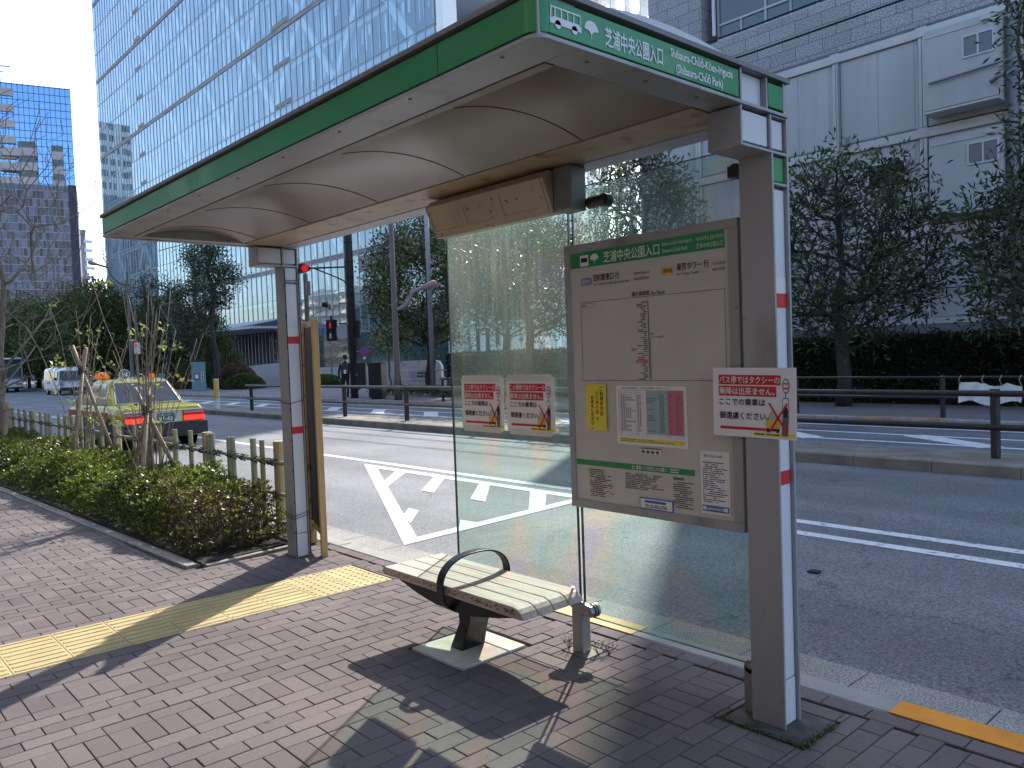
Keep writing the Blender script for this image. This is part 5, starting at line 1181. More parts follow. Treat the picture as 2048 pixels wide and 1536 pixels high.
chain = [(V_(0, 0, .92), .13), (V_(0, 0, 1.15), .145), (V_(.02, 0, 1.36), .155), (V_(.03, 0, 1.47), .065), (V_(.04, 0, 1.55), .055),
         (V_(.03, -.18, 1.39), .065), (V_(-.06, -.25, 1.13), .05), (V_(.02, -.26, .90), .04), (V_(.04, -.26, .80), .035),
         (V_(.03, .18, 1.39), .065), (V_(.10, .24, 1.13), .05), (V_(.22, .24, .94), .04), (V_(.27, .24, .86), .035),
         (V_(.02, -.09, .82), .095), (V_(.16, -.10, .47), .065), (V_(.22, -.10, .09), .05), (V_(.33, -.10, .05), .045),
         (V_(-.02, .09, .82), .095), (V_(-.10, .10, .47), .065), (V_(-.30, .10, .12), .05), (V_(-.22, .10, .04), .045)]
ed = [(0, 1), (1, 2), (2, 3), (3, 4), (2, 5), (5, 6), (6, 7), (7, 8), (2, 9), (9, 10), (10, 11), (11, 12), (0, 13), (13, 14), (14, 15), (15, 16), (0, 17), (17, 18), (18, 19), (19, 20)]
skinned('body', chain, ed, 'jacket', pe)
hb_ = MB(); hb_.lathe([(.0, -.11), (.05, -.10), (.075, -.04), (.085, .03), (.075, .09), (.04, .125), (0, .13)], V_(.05, 0, 1.66), 14); hb_.build('head', 'skin', pe, smooth=True)
hb_ = MB(); hb_.lathe([(.082, -.02), (.094, .03), (.084, .10), (.045, .138), (0, .143)], V_(.035, 0, 1.665), 14); hb_.build('hair', 'black', pe, smooth=True)
for s__, f_, z_ in ((-.26, .05, .78), (.24, .28, .84)):
    b = MB(); o_ = Vector(V_(f_, s__, z_)); b.tube([o_+Vector((0, 0, .05)), o_+Vector((0, 0, -.03))], [.03, .036], 8)
    for q in range(4): b.tube([o_+hdg*(-.027+q*.018)+Vector((0, 0, -.025)), o_+hdg*(-.027+q*.020)+Vector((0, 0, -.07)), o_+hdg*(-.024+q*.018)-sd_*.01*np.sign(s__)+Vector((0, 0, -.10+.008*abs(q-1.5)))], [.010, .009, .007], 6)
    b.tube([o_+hdg*.03, o_+hdg*.05+Vector((0, 0, -.04)), o_+hdg*.05+Vector((0, 0, -.065))], [.011, .010, .008], 6); b.build('hand', 'skin', pe, smooth=True)
bp_ = thing('backpack', 'dark backpack with pale tag on the walking person', 'backpack', V_(-.2, 0, 1.1)); b = MB(); b.obox(Vector(V_(-.21, 0, 1.22)), hdg*.07, sd_*.14, (0, 0, .20)); b.build('bag', 'rail', bp_, bevel=.05); b = MB(); b.obox(Vector(V_(-.285, .02, 1.10)), hdg*.006, sd_*.05, (0, 0, .08)); b.build('tag', 'paper', bp_); b = MB(); b.tube([Vector(V_(-.15, -.12, 1.38)), Vector(V_(.0, -.13, 1.50)), Vector(V_(.12, -.13, 1.36))], .018, 6); b.tube([Vector(V_(-.15, .12, 1.38)), Vector(V_(.0, .13, 1.50)), Vector(V_(.12, .13, 1.36))], .018, 6); b.build('strap', 'poleg', bp_)

# ------------------------------------------------------------------ vehicles
def wheel(par_, x, y, r_, w_, z0_, out):
    b = MB(); b.tube([(x, y-w_/2, z0_+r_), (x, y-w_/2+.02, z0_+r_), (x, y+w_/2-.02, z0_+r_), (x, y+w_/2, z0_+r_)], [r_*.93, r_, r_, r_*.93], 22)
    wh = b.build('wheel', 'rubber', par_, local=True); yo = y+out*w_/2
    rm_ = MB().tube([(x, yo-.015*out, z0_+r_), (x, yo+.006*out, z0_+r_)], [r_*.62, r_*.56], 18).build('rim', 'chrome', wh, local=True)
def loft(b, rings, m=0):
    o = len(b.v); n_ = len(rings[0])
    for r_ in rings: b.v += r_
    for i in range(len(rings)-1):
        for j in range(n_): b.f.append((o+i*n_+j, o+i*n_+(j+1) % n_, o+(i+1)*n_+(j+1) % n_, o+(i+1)*n_+j)); b.mi.append(m)
    b.f += [tuple(o+j for j in range(n_))[::-1], tuple(o+(len(rings)-1)*n_+j for j in range(n_))]; b.mi += [m, m]
def body_ring(x, w_, zb, zt, tuck=.10):
    h = [(w_-.07, zb), (w_-.005, zb+.10), (w_, zb+.25*(zt-zb)+.05), (w_-.005, zt-.16), (w_-.045, zt-.05), (w_-tuck, zt)]
    return [(x, y, z) for y, z in h]+[(x, -y, z) for y, z in h[::-1]]
tx = thing('taxi', 'yellow taxi sedan with red side band and lit brake lamps seen from behind', 'taxi', (-17.0, 5.66, -.10), math.pi)
b = MB(); st = [(.04, .70, .42, .80), (.07, .79, .30, .86), (.14, .825, .24, .885), (.5, .84, .22, .905), (1.1, .845, .20, .915), (2.2, .85, .19, .90), (3.4, .845, .19, .90), (3.7, .84, .20, .885), (4.3, .82, .22, .83), (4.6, .77, .28, .77), (4.66, .70, .36, .70)]
loft(b, [body_ring(*s_) for s_ in st]); b.build('body', 'taxi', tx, local=True, bevel=.012, smooth=False)
gh = MB()
def gring(z, x0, x1, w_): return [(x0, w_, z), (x0, -w_, z), (x1, -w_, z), (x1, w_, z)]
loft(gh, [gring(.895, .98, 3.52, .745), gring(1.06, 1.16, 3.28, .715), gring(1.40, 1.58, 2.86, .605), gring(1.445, 1.72, 2.74, .54)]); gh.build('cabin', 'taxi', tx, local=True, bevel=.03)
def lerp3(A, B_, t_): return tuple(a+(b_-a)*t_ for a, b_ in zip(A, B_))
def win(name, q, off, m_='dglass', parent=tx):
    n_ = (Vector(q[1])-Vector(q[0])).cross(Vector(q[3])-Vector(q[0])).normalized()*off
    c_ = sum((Vector(p) for p in q), Vector())/4; q2 = [Vector(p)+n_ for p in q]
    return MB().add(q2, [(0, 1, 2, 3)]).build(name, m_, parent, local=True)
# rear window
rw = [(1.02, -.66, .93), (1.02, .66, .93), (1.545, .545, 1.375), (1.545, -.545, 1.375)]
win('rear_window', [rw[0], rw[3], rw[2], rw[1]], .012)
b = MB()
for p, q in zip(rw, rw[1:]+rw[:1]): b.bar(Vector(p)+Vector((-.012, 0, .012)), Vector(q)+Vector((-.012, 0, .012)), .022, .022)
b.build('window_trim', 'chrome', tx, local=True)
for s_ in (1, -1):
    def sp(x, z): 
        t_ = (z-.895)/(1.40-.895); return (x, s_*(.745+(.605-.745)*t_+.004), z)
    for q in ([(1.42, .93), (1.72, 1.36), (2.12, 1.36), (2.12, .93)], [(2.20, .93), (2.20, 1.36), (2.78, 1.36), (3.22, .95)]):
        pts = [sp(*p) for p in q]; pts = pts if s_ < 0 else pts[::-1]
        n2 = Vector((0, s_*.97, .25)).normalized()*.010; MB().add([Vector(p)+n2 for p in pts], [(0, 1, 2, 3)]).build('side_window', 'dglass', tx, local=True)
    # bands on the flank
    ys2 = s_*.8535
    for nm, x0, x1, z0, z1, mt_ in (('red_band', 1.05, 4.1, .66, .78, 'tred'), ('blue_panel', 1.35, 4.0, .30, .655, 'tblue')):
        bnd = MB().box(x0, x1, min(s_*.835, ys2), max(s_*.835, ys2), z0, z1).build(nm, mt_, tx, local=True)
        if nm == 'red_band' and s_ > 0:
            t = MB(); text(t, 'TAXI', (1.75, ys2+.003, .685), (-1, 0, 0), (0, 0, 1), .42, .07); text(t, '000', (1.25, ys2+.003, .69), (-1, 0, 0), (0, 0, 1), .14, .06); 
            MB().box(1.06, 4.09, ys2, ys2+.002, .77, .782).build('band_edge', 'ochre', bnd, local=True); MB().box(1.06, 4.09, ys2, ys2+.002, .658, .668).build('band_edge', 'ochre', bnd, local=True)
    b = MB(); b.tube([(2.15, s_*.858, .72), (2.15, s_*.868, .72)], .055, 16); b.build('fuel_disc', 'chrome', tx, local=True)
    tl = MB().box(.012, .06, min(s_*.80, s_*.36), max(s_*.80, s_*.36), .565, .775).build('tail_light', 'tail', tx, local=True, bevel=.01)
    MB().box(.004, .012, min(s_*.79, s_*.37), max(s_*.79, s_*.37), .575, .665).build('brake_lens', 'tailon', tl, local=True); MB().box(.006, .013, min(s_*.79, s_*.37), max(s_*.79, s_*.37), .715, .768).build('reverse_lens', 'pink', tl, local=True)
    for x in (.92, 3.70): wheel(tx, x, s_*.71, .30, .19, 0, s_)
    b = MB()
    for x in (.92, 3.70): b.tube([(x, s_*.842, .31), (x, s_*.849, .31)], .36, 22)
    b.build('wheel_arch', 'plastic', tx, local=True)
MB().box(-.008, .03, -.80, .80, .778, .802).build('chrome_strip', 'chrome', tx, local=True, bevel=.005)
MB().box(-.09, .20, -.83, .83, .27, .55).build('bumper', 'plastic', tx, local=True, bevel=.03)
MB().box(4.55, 4.74, -.82, .82, .27, .52).build('bumper', 'plastic', tx, local=True, bevel=.03)
pb = MB().box(.008, .03, -.32, .32, .555, .77).build('plate_recess', 'chrome', tx, local=True)
MB().box(-.004, .007, -.17, .17, .575, .745).build('number_plate', mat('plate_green', (.02, .13, .07), .5), tx, local=True); t = MB()
text(t, '31-48', (-.006, .13, .59), (0, -1, 0), (0, 0, 1), .26, .085, bold=.002); text(t, '品川 500', (-.006, .10, .69), (0, -1, 0), (0, 0, 1), .20, .04); t.build('plate_lettering', 'white', tx, local=True)
t = MB(); text(t, 'COMFORT', (.035, -.42, .825), (0, -1, 0), (0, 0, 1), .26, .035); t.build('badge_lettering', 'chrome', tx, local=True)
rsg = MB().tube([(2.2, .12, 1.56), (2.24, .12, 1.56)], .115, 22).build('roof_sign', 'paper', tx, local=True); MB().tube([(2.185, .12, 1.56), (2.199, .12, 1.56)], .098, 22).build('sign_ring', 'tblue', rsg, local=True); t = MB(); text(t, 'N', (2.182, .17, 1.51), (0, -1, 0), (0, 0, 1), .10, .10, bold=.006); t.build('sign_lettering', 'white', rsg, local=True)
for y_ in (.50,): MB().tube([(2.55, y_+.13, 1.49), (2.55, y_+.07, 1.55), (2.55, y_-.07, 1.55), (2.55, y_-.13, 1.49)], [.05, .075, .075, .05], 12).build('roof_lamp', 'amber', tx, local=True)
MB().tube([(2.2, -.45, 1.45), (2.2, -.45, 1.56)], [.09, .06], 12).build('roof_lamp', 'amber', tx, local=True)
MB().box(1.06, 1.12, -.15, .15, .92, .98).build('high_brake_lamp', 'tailon', tx, local=True)
t = MB(); text(t, 'TAXI', (1.49, .50, 1.30), (0, -1, 0), (.0, 0, 1), .16, .045); 

vn = thing('van', 'white delivery van waiting beyond the crossing with red mark on its side', 'van', (-61.8, 14.45, -.10), 0)
b = MB()
def vr(x, w_, zb, zt): h = [(w_-.05, zb), (w_, zb+.15), (w_, 1.05), (w_-.06, zt-.22), (w_-.16, zt-.03), (w_-.3, zt)]; return [(x, y, z) for y, z in h]+[(x, -y, z) for y, z in h[::-1]]
loft(b, [vr(-4.65, .80, .45, 1.84), vr(-4.58, .84, .32, 1.93), vr(-3.0, .85, .30, 1.97), vr(-1.3, .85, .30, 1.95)]); loft(b, [[(-1.3, y, z) for _, y, z in vr(0, .85, .30, 1.95)], [(-.62 if z > 1.1 else -.1 if z > .9 else 0, y*(1 if z < 1.2 else .96), min(z, 1.75)) for _, y, z in vr(0, .84, .34, 1.75)]])
b.build('body', 'vanw', vn, local=True, bevel=.03)
MB().add([(-.20, -.74, 1.08), (-.20, .74, 1.08), (-.60, .66, 1.68), (-.60, -.66, 1.68)], [(0, 1, 2, 3)]).build('windscreen', 'dglass', vn, local=True).location.x = .07
for x0, x1 in ((-1.2, -.55), (-2.5, -1.32), (-4.2, -2.62)): MB().add([(x0, -.865, 1.10), (x1, -.865, 1.10), (x1-.02, -.815, 1.68), (x0+.02, -.815, 1.68)], [(0, 1, 2, 3)]).build('side_window', 'gglass', vn, local=True)
t = MB(); 
for k in range(5): t.box(-3.6+k*.2, -3.46+k*.2, -.858, -.855, .78, .94)
t.build('side_mark', 'tred', vn, local=True)
MB().box(-.06, .05, -.82, .82, .30, .55).build('bumper', 'plastic', vn, local=True, bevel=.02)
for s_ in (1, -1):
    MB().box(-.05, .02, min(s_*.52, s_*.80), max(s_*.52, s_*.80), .72, .92).build('headlight', 'chrome', vn, local=True)
    for x in (-.75, -3.75): wheel(vn, x, s_*.74, .31, .19, 0, s_)
    MB().box(-.62, -.5, min(s_*.88, s_*1.04), max(s_*.88, s_*1.04), 1.05, 1.25).build('mirror', 'plastic', vn, local=True)
bu = thing('bus', 'white city bus seen from the front behind the bare street tree', 'bus', (-80.6, 13.75, -.10), 0)
MB().box(-9.2, 0, -1.2, 1.2, .30, 3.0).build('body', 'vanw', bu, local=True, bevel=.09)
MB().add([(.012, -1.1, 1.25), (.012, 1.1, 1.25), (.012, 1.08, 2.42), (.012, -1.08, 2.42)], [(0, 1, 2, 3)]).build('windscreen', 'gglass', bu, local=True)
MB().box(-.02, .03, -1.1, 1.1, 2.45, 2.86).build('destination_box', 'dark', bu, local=True); MB().box(-.02, .015, -1.17, 1.17, .32, .46).build('bumper', 'plastic', bu, local=True); MB().box(-.01, .016, -1.17, 1.17, 1.14, 1.22).build('blue_band', 'tblue', bu, local=True)
for s_ in (1, -1):
    MB().box(-.02, .025, min(s_*.62, s_*1.08), max(s_*.62, s_*1.08), .62, .80).build('headlight', 'chrome', bu, local=True)
    for x in (-2.2, -7.0): wheel(bu, x, s_*1.06, .48, .28, 0, s_)
for k in range(5): MB().box(-8.6+k*1.65, -7.1+k*1.65, -1.212, -1.19, 1.35, 2.4).build('side_window', 'gglass', bu, local=True)

# ------------------------------------------------------------------ buildings
# long glass office building, facade on y = 40
GX0, GX1, GY, PW, RH = -145.4, -51.9, 40.0, 1.31, 4.17
gb = thing('glass_office', 'huge glass office building with blue mirrored curtain wall and white diagonal bracing', 'office building', (-98, 45, 0))
npan = int((GX1-GX0)/PW); rows_z = [0.05, 4.3, 8.5]+[12+RH*k for k in range(0, 14)]
b = MB(); g_ = random.Random(3)
for i in range(npan):
    for j in range(len(rows_z)-1):
        x0, x1, z0, z1 = GX0+i*PW, GX0+(i+1)*PW, rows_z[j], rows_z[j+1]; a, c_ = g_.gauss(0, .0022), g_.gauss(0, .0016)
        b.add([(x0, GY-a*.6-c_*2, z0), (x1, GY+a*.6-c_*2, z0), (x1, GY+a*.6+c_*2, z1), (x0, GY-a*.6+c_*2, z1)], [(0, 1, 2, 3)])
o = b.build('curtain_wall', 'curtain', gb); o['kind'] = 'stuff'
b = MB()
for i in range(npan+1): x = GX0+i*PW; b.box(x-.024, x+.024, GY-.06, GY+.05, .05, rows_z[-1])
for j, z in enumerate(rows_z[1:]): b.box(GX0, GX1, GY-.05, GY+.06, z-.03, z+.03)
b.build('mullions', 'mull', gb)
b = MB()
for z in [12+RH*k for k in (0, 3, 6, 9, 12)]:
    for i in range(npan): b.box(GX0+i*PW+.05, GX0+(i+1)*PW-.05, GY-.07, GY-.02, z-.45, z-.05)
for i in range(npan):
    x = GX0+i*PW
    if -126.5 < x < -123.6 or -81.3 < x < -78.5:
        for z in rows_z[3:]: MB().box(x+.05, x+PW-.05, GY-.07, GY-.02, z+.1, z+.55).build('vent', 'band', gb)
    if -66 < x < -52.5: MB().box(x+.05, x+PW-.05, GY-.07, GY-.02, 9.9, 11.35).build('dark_window', 'band', gb)
b.build('louvre_band', 'band', gb)
b = MB()
for z in [12+RH*k for k in (0, 3, 6, 9, 12)]: b.box(GX0, GX1, GY-.11, GY-.03, z-.49, z-.455); b.box(GX0, GX1, GY-.11, GY-.03, z-.045, z-.01)
b.build('band_trim', 'concrete_blk', gb)
b = MB()
for z in rows_z[1:]: b.box(GX0+.3, GX1, GY+.62, GY+7, z-.35, z+.12)
b.build('floor_slabs', 'slab', gb)
b = MB(); b.box(GX0, GX1, GY+7.05, GY+20, 0, rows_z[-1]); b.box(GX0, GX0+.2, GY+.1, GY+7.0, 0, rows_z[-1]); b.box(GX0, GX1, GY+.1, GY+20, rows_z[-1]+.02, rows_z[-1]+.5); b.build('core', 'core_wall', gb)
b = MB()
for j in range(2, len(rows_z)-1):
    for i in range(npan):
        for q in range(3):
            if g_.random() < .78:
                x0 = GX0+i*PW+.1+q*.4; wd = g_.uniform(.10, .40); zt = rows_z[j+1]-.4; zb = zt-(zt-rows_z[j]-.2)*g_.uniform(.25, 1); yy = GY+.75+g_.random()*.3
                b.add([(x0, yy, zb), (x0+wd, yy, zb), (x0+wd, yy, zt), (x0, yy, zt)], [(0, 1, 2, 3)])
o = b.build('blinds', 'blinds', gb); o['kind'] = 'stuff'
b = MB(); x = GX0+6; k = 0
while x < GX1-6.6:
    for j in range(3, len(rows_z)-2, 2):
        up_ = (k+(j//2)) % 2 == 0; b.bar((x, GY+.40, rows_z[j] if up_ else rows_z[j+2]), (x+6.4, GY+.40, rows_z[j+2] if up_ else rows_z[j]), .3, .75)
    x += 6.4; k += 1
b.build('diagonal_brace', 'brace', gb)
b = MB(); b.prism([(-104, 31.5, 5.05), (-74, 33, 5.05), (-74, 39.8, 5.05), (-104, 39.8, 5.05)], (0, 0, .22)); b.prism([(-100, 33, 5.3), (-80, 33.6, 5.3), (-80, 39.6, 6.4), (-100, 39.6, 6.4)], (0, 0, .12)); b.build('entrance_canopy', 'whitewall', gb)
b = MB()
for i in range(34): x = -104+i*.9; b.box(x-.06, x+.06, 38.7, 39.2, .05, 5.04)
b.build('entrance_fin', 'poleg', gb); MB().box(-104, -74, 39.25, 39.35, .05, 5.0).build('entrance_glass', 'dglass', gb)
MB().box(-74, GX1, 39.75, 39.84, .05, 4.2).build('ground_floor_glass', 'gglass', gb)
MB().box(GX1, GX1+.9, GY-.2, GY+1.2, 0, rows_z[-1]).build('corner_column', 'brace', gb)
# bright lattice hall next to it
lh = thing('lattice_hall', 'bright white steel lattice hall with backlit glass behind the shelter', 'building', (-42, 44, 0)); AX0, AX1, AY, AH = -50.8, -31.0, 41.5, 25.3
b = MB()
for i in range(17): x = AX0+i*1.22; b.box(x-.07, x+.07, AY-.25, AY+.25, .05, AH)
b.build('fins', 'brace', lh); b = MB()
for z in (4.2, 8.4, 12.6, 16.8, 21, 25.2): b.box(AX0, AX1, AY-.5, AY+.9, z-.10, z+.10)
b.build('ledges', 'brace', lh); b = MB(); k = 0; x = AX0
while x < AX1-.1:
    for j in range(6): up_ = (k+j) % 2 == 0; z0 = 4.2*j+.1; b.bar((x, AY+.9, z0 if up_ else z0+4.2), (x+4.9, AY+.9, z0+4.2 if up_ else z0), .45, .55)
    x += 4.95; k += 1
b.build('diagonal_brace', 'brace', lh); MB().box(AX0, AX1, AY+4.0, AY+4.05, .05, AH).build('rear_glass', 'frit', lh)
MB().box(AX0, AX1, AY+1.6, AY+3.9, .04, .10).build('hall_floor', 'slab', lh)
# granite building
gr = thing('granite_building', 'grey granite office building with a strip of windows above the modules', 'building', (-5, 30, 0))
b = MB(); b.box(-19.3, -16.95, 25.0, 40, 0, 17.0); b.box(-16.94, 14, 25.0, 46, 10.78, 12.44); b.box(-16.94, 14, 25.0, 46, 14.95, 40); b.box(-16.54, 14, 25.62, 46, 12.445, 14.945); b.box(-16.54, 14, 27.5, 46, 0, 10.775); b.build('wall', 'granite', gr)
MB().box(-16.54, 14, 24.98, 25.5, 10.66, 10.775).build('soffit_edge', 'granite_d', gr)
b = MB(); b.box(-16.4, 13.8, 25.18, 25.26, 12.46, 12.56); b.box(-16.4, 13.8, 25.18, 25.26, 13.02, 13.10); b.box(-16.4, 13.8, 25.18, 25.26, 14.82, 14.92)
x = -16.4
while x < 13.8: b.box(x, x+.08, 25.181, 25.261, 12.565, 14.815); x += 1.86
x = -15.47
while x < 13.8: b.box(x, x+.06, 25.182, 25.262, 12.565, 13.015); x += 1.86
b.build('window_frame', 'mull', gr); x = -16.32
while x < 13: 
    MB().box(x, x+1.78, 25.23, 25.245, 12.56, 14.82).build('window', 'gglass', gr); x += 1.86
MB().box(-16.50, -16.40, 25.02, 25.1, 12.7, 14.3).build('wall_cabinet', 'white_panel', gr)
# stacked site modules
mo = thing('modular_building', 'stacked pale grey site office modules on a steel frame behind the hedge', 'building', (-8, 25, 0)); MY = 24.0
zl = [2.06, 4.70, 7.43, 10.22]
def jx(k): return -9.04+2.5*k
for j in range(3):
    for k in range(-4, 6):
        x0, x1 = jx(k)+.13, jx(k+1)-.13; z0, z1 = zl[j]+.16, zl[j+1]-.16; xm = (x0+x1)/2
        b = MB(); b.box(x0+.10, xm-.012, MY+.045, MY+.3, z0+.03, z1-.03); b.box(xm+.012, x1-.10, MY+.0455, MY+.3, z0+.03, z1-.03); b.box(x0, x1, MY+.06, MY+.3, z0, z1); b.build('wall_panel', 'mod', mo, bevel=.006)
b = MB()
for z in zl[1:]: b.box(jx(-4)-.1, jx(6)+.1, MY-.03, MY+.3, z-.15, z+.10)
b.box(jx(-4)-.1, jx(6)+.1, MY-.04, MY+.3, zl[0]-.02, zl[0]+.15)
for j in range(3):
    for k in range(-4, 7): b.box(jx(k)-.10, jx(k)-.008, MY-.0, MY+.3, zl[j]+.155, zl[j+1]-.155); b.box(jx(k)+.008, jx(k)+.10, MY-.001, MY+.3, zl[j]+.155, zl[j+1]-.155)
b.build('module_frame', 'modf', mo, bevel=.008); b = MB()
for k in range(-4, 7):
    for z in zl[1:]: b.box(jx(k)-.14, jx(k)+.14, MY-.045, MY-.02, z-.13, z+.13)
for k in range(-4, 7):
    for z in zl[1:3]:
        for dx in (-.07, .07): b.tube([(jx(k)+dx, MY-.055, z), (jx(k)+dx, MY-.04, z)], .018, 6)
b.build('corner_plate', 'modf', mo)
MB().box(jx(-4)-.1, jx(6)+.1, MY+.31, MY+3.2, zl[0], zl[3]-.02).build('module_shell', 'mod', mo)
MB().box(jx(-4)-.2, jx(6)+.2, MY-.16, MY+3, zl[0]-.30, zl[0]-.03).build('base_beam', 'pipe', mo); b = MB()
for k in range(-8, 13): b.box(jx(k/2*1.0)-.05, jx(k/2*1.0)+.05, MY+.1, MY+.2, .04, zl[0]-.31)
b.build('prop', 'pipe', mo)
for (x0, x1, z0, z1, yy, wz, wx0, wx1) in ((-8.75, -6.95, 7.80, 9.95, 23.35, 9.25, -7.78, -7.02), (-8.75, -6.95, 5.05, 7.10, 23.62, 6.50, -7.78, -7.02)):
    bay = reg(MB().prism([(x0, MY+.02, z0), (x0, yy, z0+.02), (x0, yy, z1), (x0, MY+.02, z1)], (x1-x0, 0, 0)).build('wall_bay', 'mod', mo, bevel=.008))
    wf = MB(); 
    for z in (wz-.29, wz+.25): wf.box(wx0, wx1, yy-.03, yy-.004, z, z+.04)
    for x in (wx0, (wx0+wx1)/2-.02, wx1-.04): wf.box(x, x+.04, yy-.031, yy-.004, wz-.25, wz+.25)
    wf.build('window_frame', 'white_panel', bay); MB().box(wx0+.03, wx1-.03, yy-.012, yy-.005, wz-.26, wz+.26).build('window_pane', 'pipe', bay)
    b = MB(); b.box(x0+.02, x1-.02, yy-.02, yy-.004, z1-.20, z1-.17); b.box(wx1-.30, wx1-.08, yy-.08, yy-.004, z1-.16, z1-.05); b.build('flashing', 'modf', bay)
    MB().box(x0-.02, x1+.02, yy-.02, MY, z0-.06, z0-.005).build('bay_sill', 'modf', bay)
b = MB(); b.tube([(-8.6, 23.28, 8.52), (-6.0, 23.28, 8.66)], .03, 8); b.tube([(-7.1, 23.25, 8.15), (-6.9, 23.25, 8.26), (-6.3, 23.25, 8.28)], .06, 10); b.tube([(-7.0, 23.5, 5.4), (-6.3, 23.5, 5.45)], .06, 10); b.tube([(-11.42, 23.93, 2.3), (-11.42, 23.93, 10.0)], .025, 6); b.tube([(-11.1, 23.9, 7.75), (-11.1, 23.80, 7.7), (-11.15, 23.80, 7.35)], .045, 8); b.tube([(-6.75, 23.85, 2.2), (-6.75, 23.85, 10.2)], .12, 10)
for z in (3.0, 3.55, 4.1): b.tube([(-14, 23.9, z), (4, 23.9, z+.08)], .03, 6)
b.build('pipework', 'pipe', mo, smooth=True)
bw = reg(MB().box(-10.55, -9.55, 23.93, 23.99, 6.1, 6.75).build('window_pane', 'dglass', mo)); MB().box(-10.6, -9.5, 23.95, 24.02, 6.05, 6.80).build('window_frame', 'white_panel', mo)

# far left towers. local frame: x along the facade to the right, y into the building
def tower_frame(name, label, D, px, cat='building'):
    t_ = (px-1024)/1599.5; loc = (D*(-.744+.668*t_), D*(.668+.744*t_), 0); return thing(name, label, cat, loc, math.atan2(.744-.668*t_, .668+.744*t_)-.02)
tw = tower_frame('grey_office', 'dark grey gridded office block at the left edge of the photo', 170, 168); W_, Ht, cw, rh = 32.0, 40.4, .70, 1.70
MB().box(-W_, 0, .25, 16, 0, Ht).build('core', 'panegrey', tw, local=True); b = MB()
for i in range(int(W_/cw)):
    for j in range(int(Ht/rh)): b.add([(-W_+i*cw, 0, j*rh), (-W_+(i+1)*cw, 0, j*rh), (-W_+(i+1)*cw, 0, (j+1)*rh), (-W_+i*cw, 0, (j+1)*rh)], [(0, 1, 2, 3)])
o = b.build('window_panes', 'panegrey', tw, local=True); o['kind'] = 'stuff'; b = MB()
for i in range(int(W_/cw)+1): b.box(-W_+i*cw-.03, -W_+i*cw+.03, -.08, .02, 0, Ht)
for j in range(int(Ht/rh)+1): b.box(-W_, 0, -.10, .02, j*rh-.07, j*rh+.07)
b.build('grid', mat('office_grid', (.30, .29, .32), .7), tw, local=True); MB().box(-.9, .6, -.2, 16, 0, Ht+.2).build('end_pier', 'tblue_dark', tw, local=True)
tw = tower_frame('blue_glass_tower', 'blue mirrored glass tower with concrete balconies behind the grey block', 260, 172); W_, Ht = 20.3, 93.0; b = MB(); cw, rh = 1.45, 2.35
for i in range(14):
    for j in range(39): a = rnd.gauss(0, .004); b.add([(-W_+i*cw, -a, j*rh), (-W_+(i+1)*cw, a, j*rh), (-W_+(i+1)*cw, a, (j+1)*rh), (-W_+i*cw, -a, (j+1)*rh)], [(0, 1, 2, 3)])
o = b.build('mirror_panes', 'mirror_blue', tw, local=True); o['kind'] = 'stuff'; b = MB()
for i in range(15): b.box(-W_+i*cw-.07, -W_+i*cw+.07, -.1, .03, 0, Ht)
for j in range(40): b.box(-W_, 0, -.1, .03, j*rh-.07, j*rh+.07)
b.build('mullions', 'dark', tw, local=True); MB().box(-W_+.02, -.02, .3, 18, 0, Ht-1).build('core', 'tblue', tw, local=True)
b = MB(); b.prism([(-W_, .2, 0), (-W_-5.5, .6, 0), (-W_-16, .6, 0), (-W_-16, .6, 60), (-W_-5.2, .6, 82), (-W_, .2, Ht)], (0, 14, 0)); b.build('sloping_wing', 'towerc', tw, local=True)
for j in range(5): MB().box(-W_+.05, -W_+4.6, -.5, .0, Ht-5.2-j*4.9, Ht-2.9-j*4.9).build('spandrel', 'towerc', tw, local=True)
for j in range(11): 
    z = Ht-24-j*4.55; MB().prism([(-W_-.3, 0, z), (-W_+1, -2.0, z), (-W_+5.8, -2.4, z), (-W_+6.6, -3.2, z), (-W_+10.2, -3.0, z), (-W_+10.2, 0, z)], (0, 0, 2.5)).build('balcony', 'towerc', tw, local=True); MB().box(-2.9-3.2, -2.9, -.3, .0, z, z+2.6).build('spandrel', 'towerc', tw, local=True); MB().box(-6.1, -2.9, -.25, 0, z+2.62, z+4.5).build('dark_opening', 'dglass', tw, local=True)
    MB().prism([(-W_+5.0, -.05, z+2.52), (-W_+5.2, -1.8, z+2.52), (-W_+6.6, -2.6, z+2.52), (-W_+10.0, -2.5, z+2.52), (-W_+10.0, -.05, z+2.52)], (0, 0, 2.0)).build('balcony_window', 'dglass', tw, local=True)
b = MB(); b.tube([(-W_+1, 4, Ht-1), (-W_+1, 4, Ht+6)], .2, 6); b.bar((-W_-4, 4, Ht+5), (-W_+4, 4, Ht+5.2), .3, .4); b.bar((-W_-2, 4, Ht+3.4), (-W_+2, 4, Ht+3.4), .3, .3); b.build('roof_crane', 'poleg', tw, local=True)
tw = tower_frame('slim_apartment', 'slim pale apartment block between the grey office and the glass building', 300, 187); MB().box(-7, 0, 0, 12, 0, 54).build('wall', 'towerc', tw, local=True)
for j in range(14): MB().box(-.6, 2.2, -.8, -.05, 6+j*3.3, 7.1+j*3.3).build('balcony', 'towerw', tw, local=True)
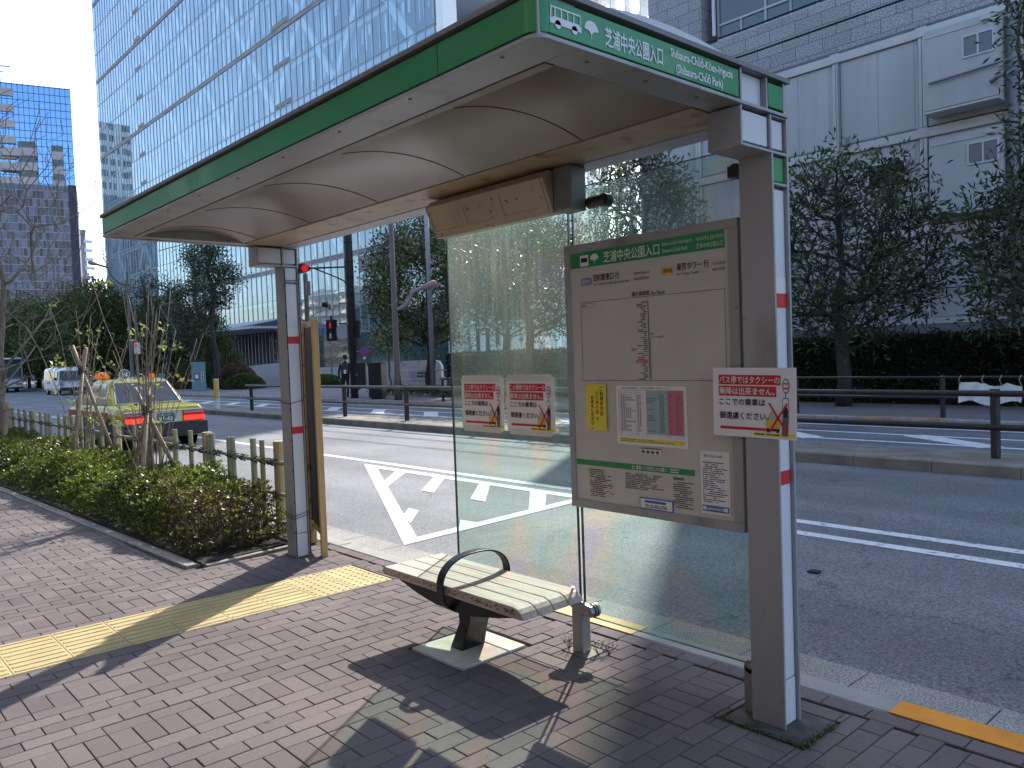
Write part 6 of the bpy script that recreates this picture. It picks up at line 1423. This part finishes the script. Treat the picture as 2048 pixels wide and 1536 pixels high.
# buildings across the side street that the glass facade mirrors
tw = thing('white_tower', 'white balconied residential tower mirrored at the left end of the glass facade', 'building', (-237, 14, 0), 0); MB().box(-5, 4, -6, 4, 0, 68).build('wall', 'towerw', tw, local=True); b = MB()
for j in range(21):
    for i in range(4): b.box(-4.6+i*2.2, -3.3+i*2.2, 4.0, 4.05, 2.2+j*3.2, 3.9+j*3.2)
    for i in range(3): b.box(4.0, 4.05, -5.6+i*3.2, -3.6+i*3.2, 2.2+j*3.2, 3.9+j*3.2)
b.build('windows', 'dglass', tw, local=True); b = MB()
for j in range(21): b.box(-5.2, 4.8, 4.06, 5.0, .9+j*3.2, 1.7+j*3.2)
b.build('balcony_fronts', 'towerw', tw, local=True)
for i, (x, y, w_, d_, h, lab) in enumerate([(-215, -42, 46, 14, 22, 'cream apartment block mirrored low in the glass facade'), (-150, -46, 40, 14, 16, 'low cream block mirrored behind the utility pole'), (-95, -50, 36, 14, 24, 'pale block across the street mirrored in the facade')]):
    tw = thing('apartment_block', lab, 'building', (x, y, 0), 0, 'mirrored cream apartment blocks'); MB().box(-w_/2, w_/2, -d_/2, d_/2, 0, h).build('wall', 'aptc', tw, local=True); b = MB()
    for j in range(int(h/3)):
        for k in range(int(w_/3.2)): b.box(-w_/2+.6+k*3.2, -w_/2+2.4+k*3.2, d_/2, d_/2+.05, 1+j*3, 2.5+j*3)
    b.build('windows', 'dglass', tw, local=True); b = MB()
    for j in range(int(h/3)): b.box(-w_/2, w_/2, d_/2+.06, d_/2+1.0, 2.8+j*3, 3.5+j*3)
    b.build('balcony_fronts', 'towerw', tw, local=True)

tw = thing('brown_block', 'unseen brown block on the near side of the street added to cut the sky fill', 'building', (-12, -16, 0), 0); MB().box(-46, 30, -8, 8, 0, 21).build('wall', mat('brown_cladding', (.24, .20, .17), .8, var=.15, scale=.5), tw, local=True); b = MB()  # unseen block behind the camera, added to darken sky fill and bounce warm light
for j in range(6):
    for k in range(24): b.box(-45+k*3.1, -43+k*3.1, 8.0, 8.05, 1.2+j*3.4, 3.2+j*3.4)
b.build('windows', 'dglass', tw, local=True)

# small things on the ground
tag(MB().box(-2.93, -2.85, 5.48, 5.56, -.098, -.085).build('road_stud', 'rubber', bevel=.006), 'small black rubber square lying on the shaded road', 'road stud')
n_ = 420; a = G.random(n_); P_ = np.stack([-1.96+a*.42, 2.862+G.normal(0, .010, n_), .002+G.random(n_)*.006], 1); P_[n_//2:, 0] = -1.56+G.normal(0, .010, n_-n_//2); P_[n_//2:, 1] = 2.87+G.random(n_-n_//2)*.26
o = leaves('moss', P_, G.normal(size=(n_, 3))+np.array([0, 0, .6]), .012, .007, 'leafd', None, 91); tag(o, 'green moss along the footing edge of the right post', 'moss', kind='stuff')
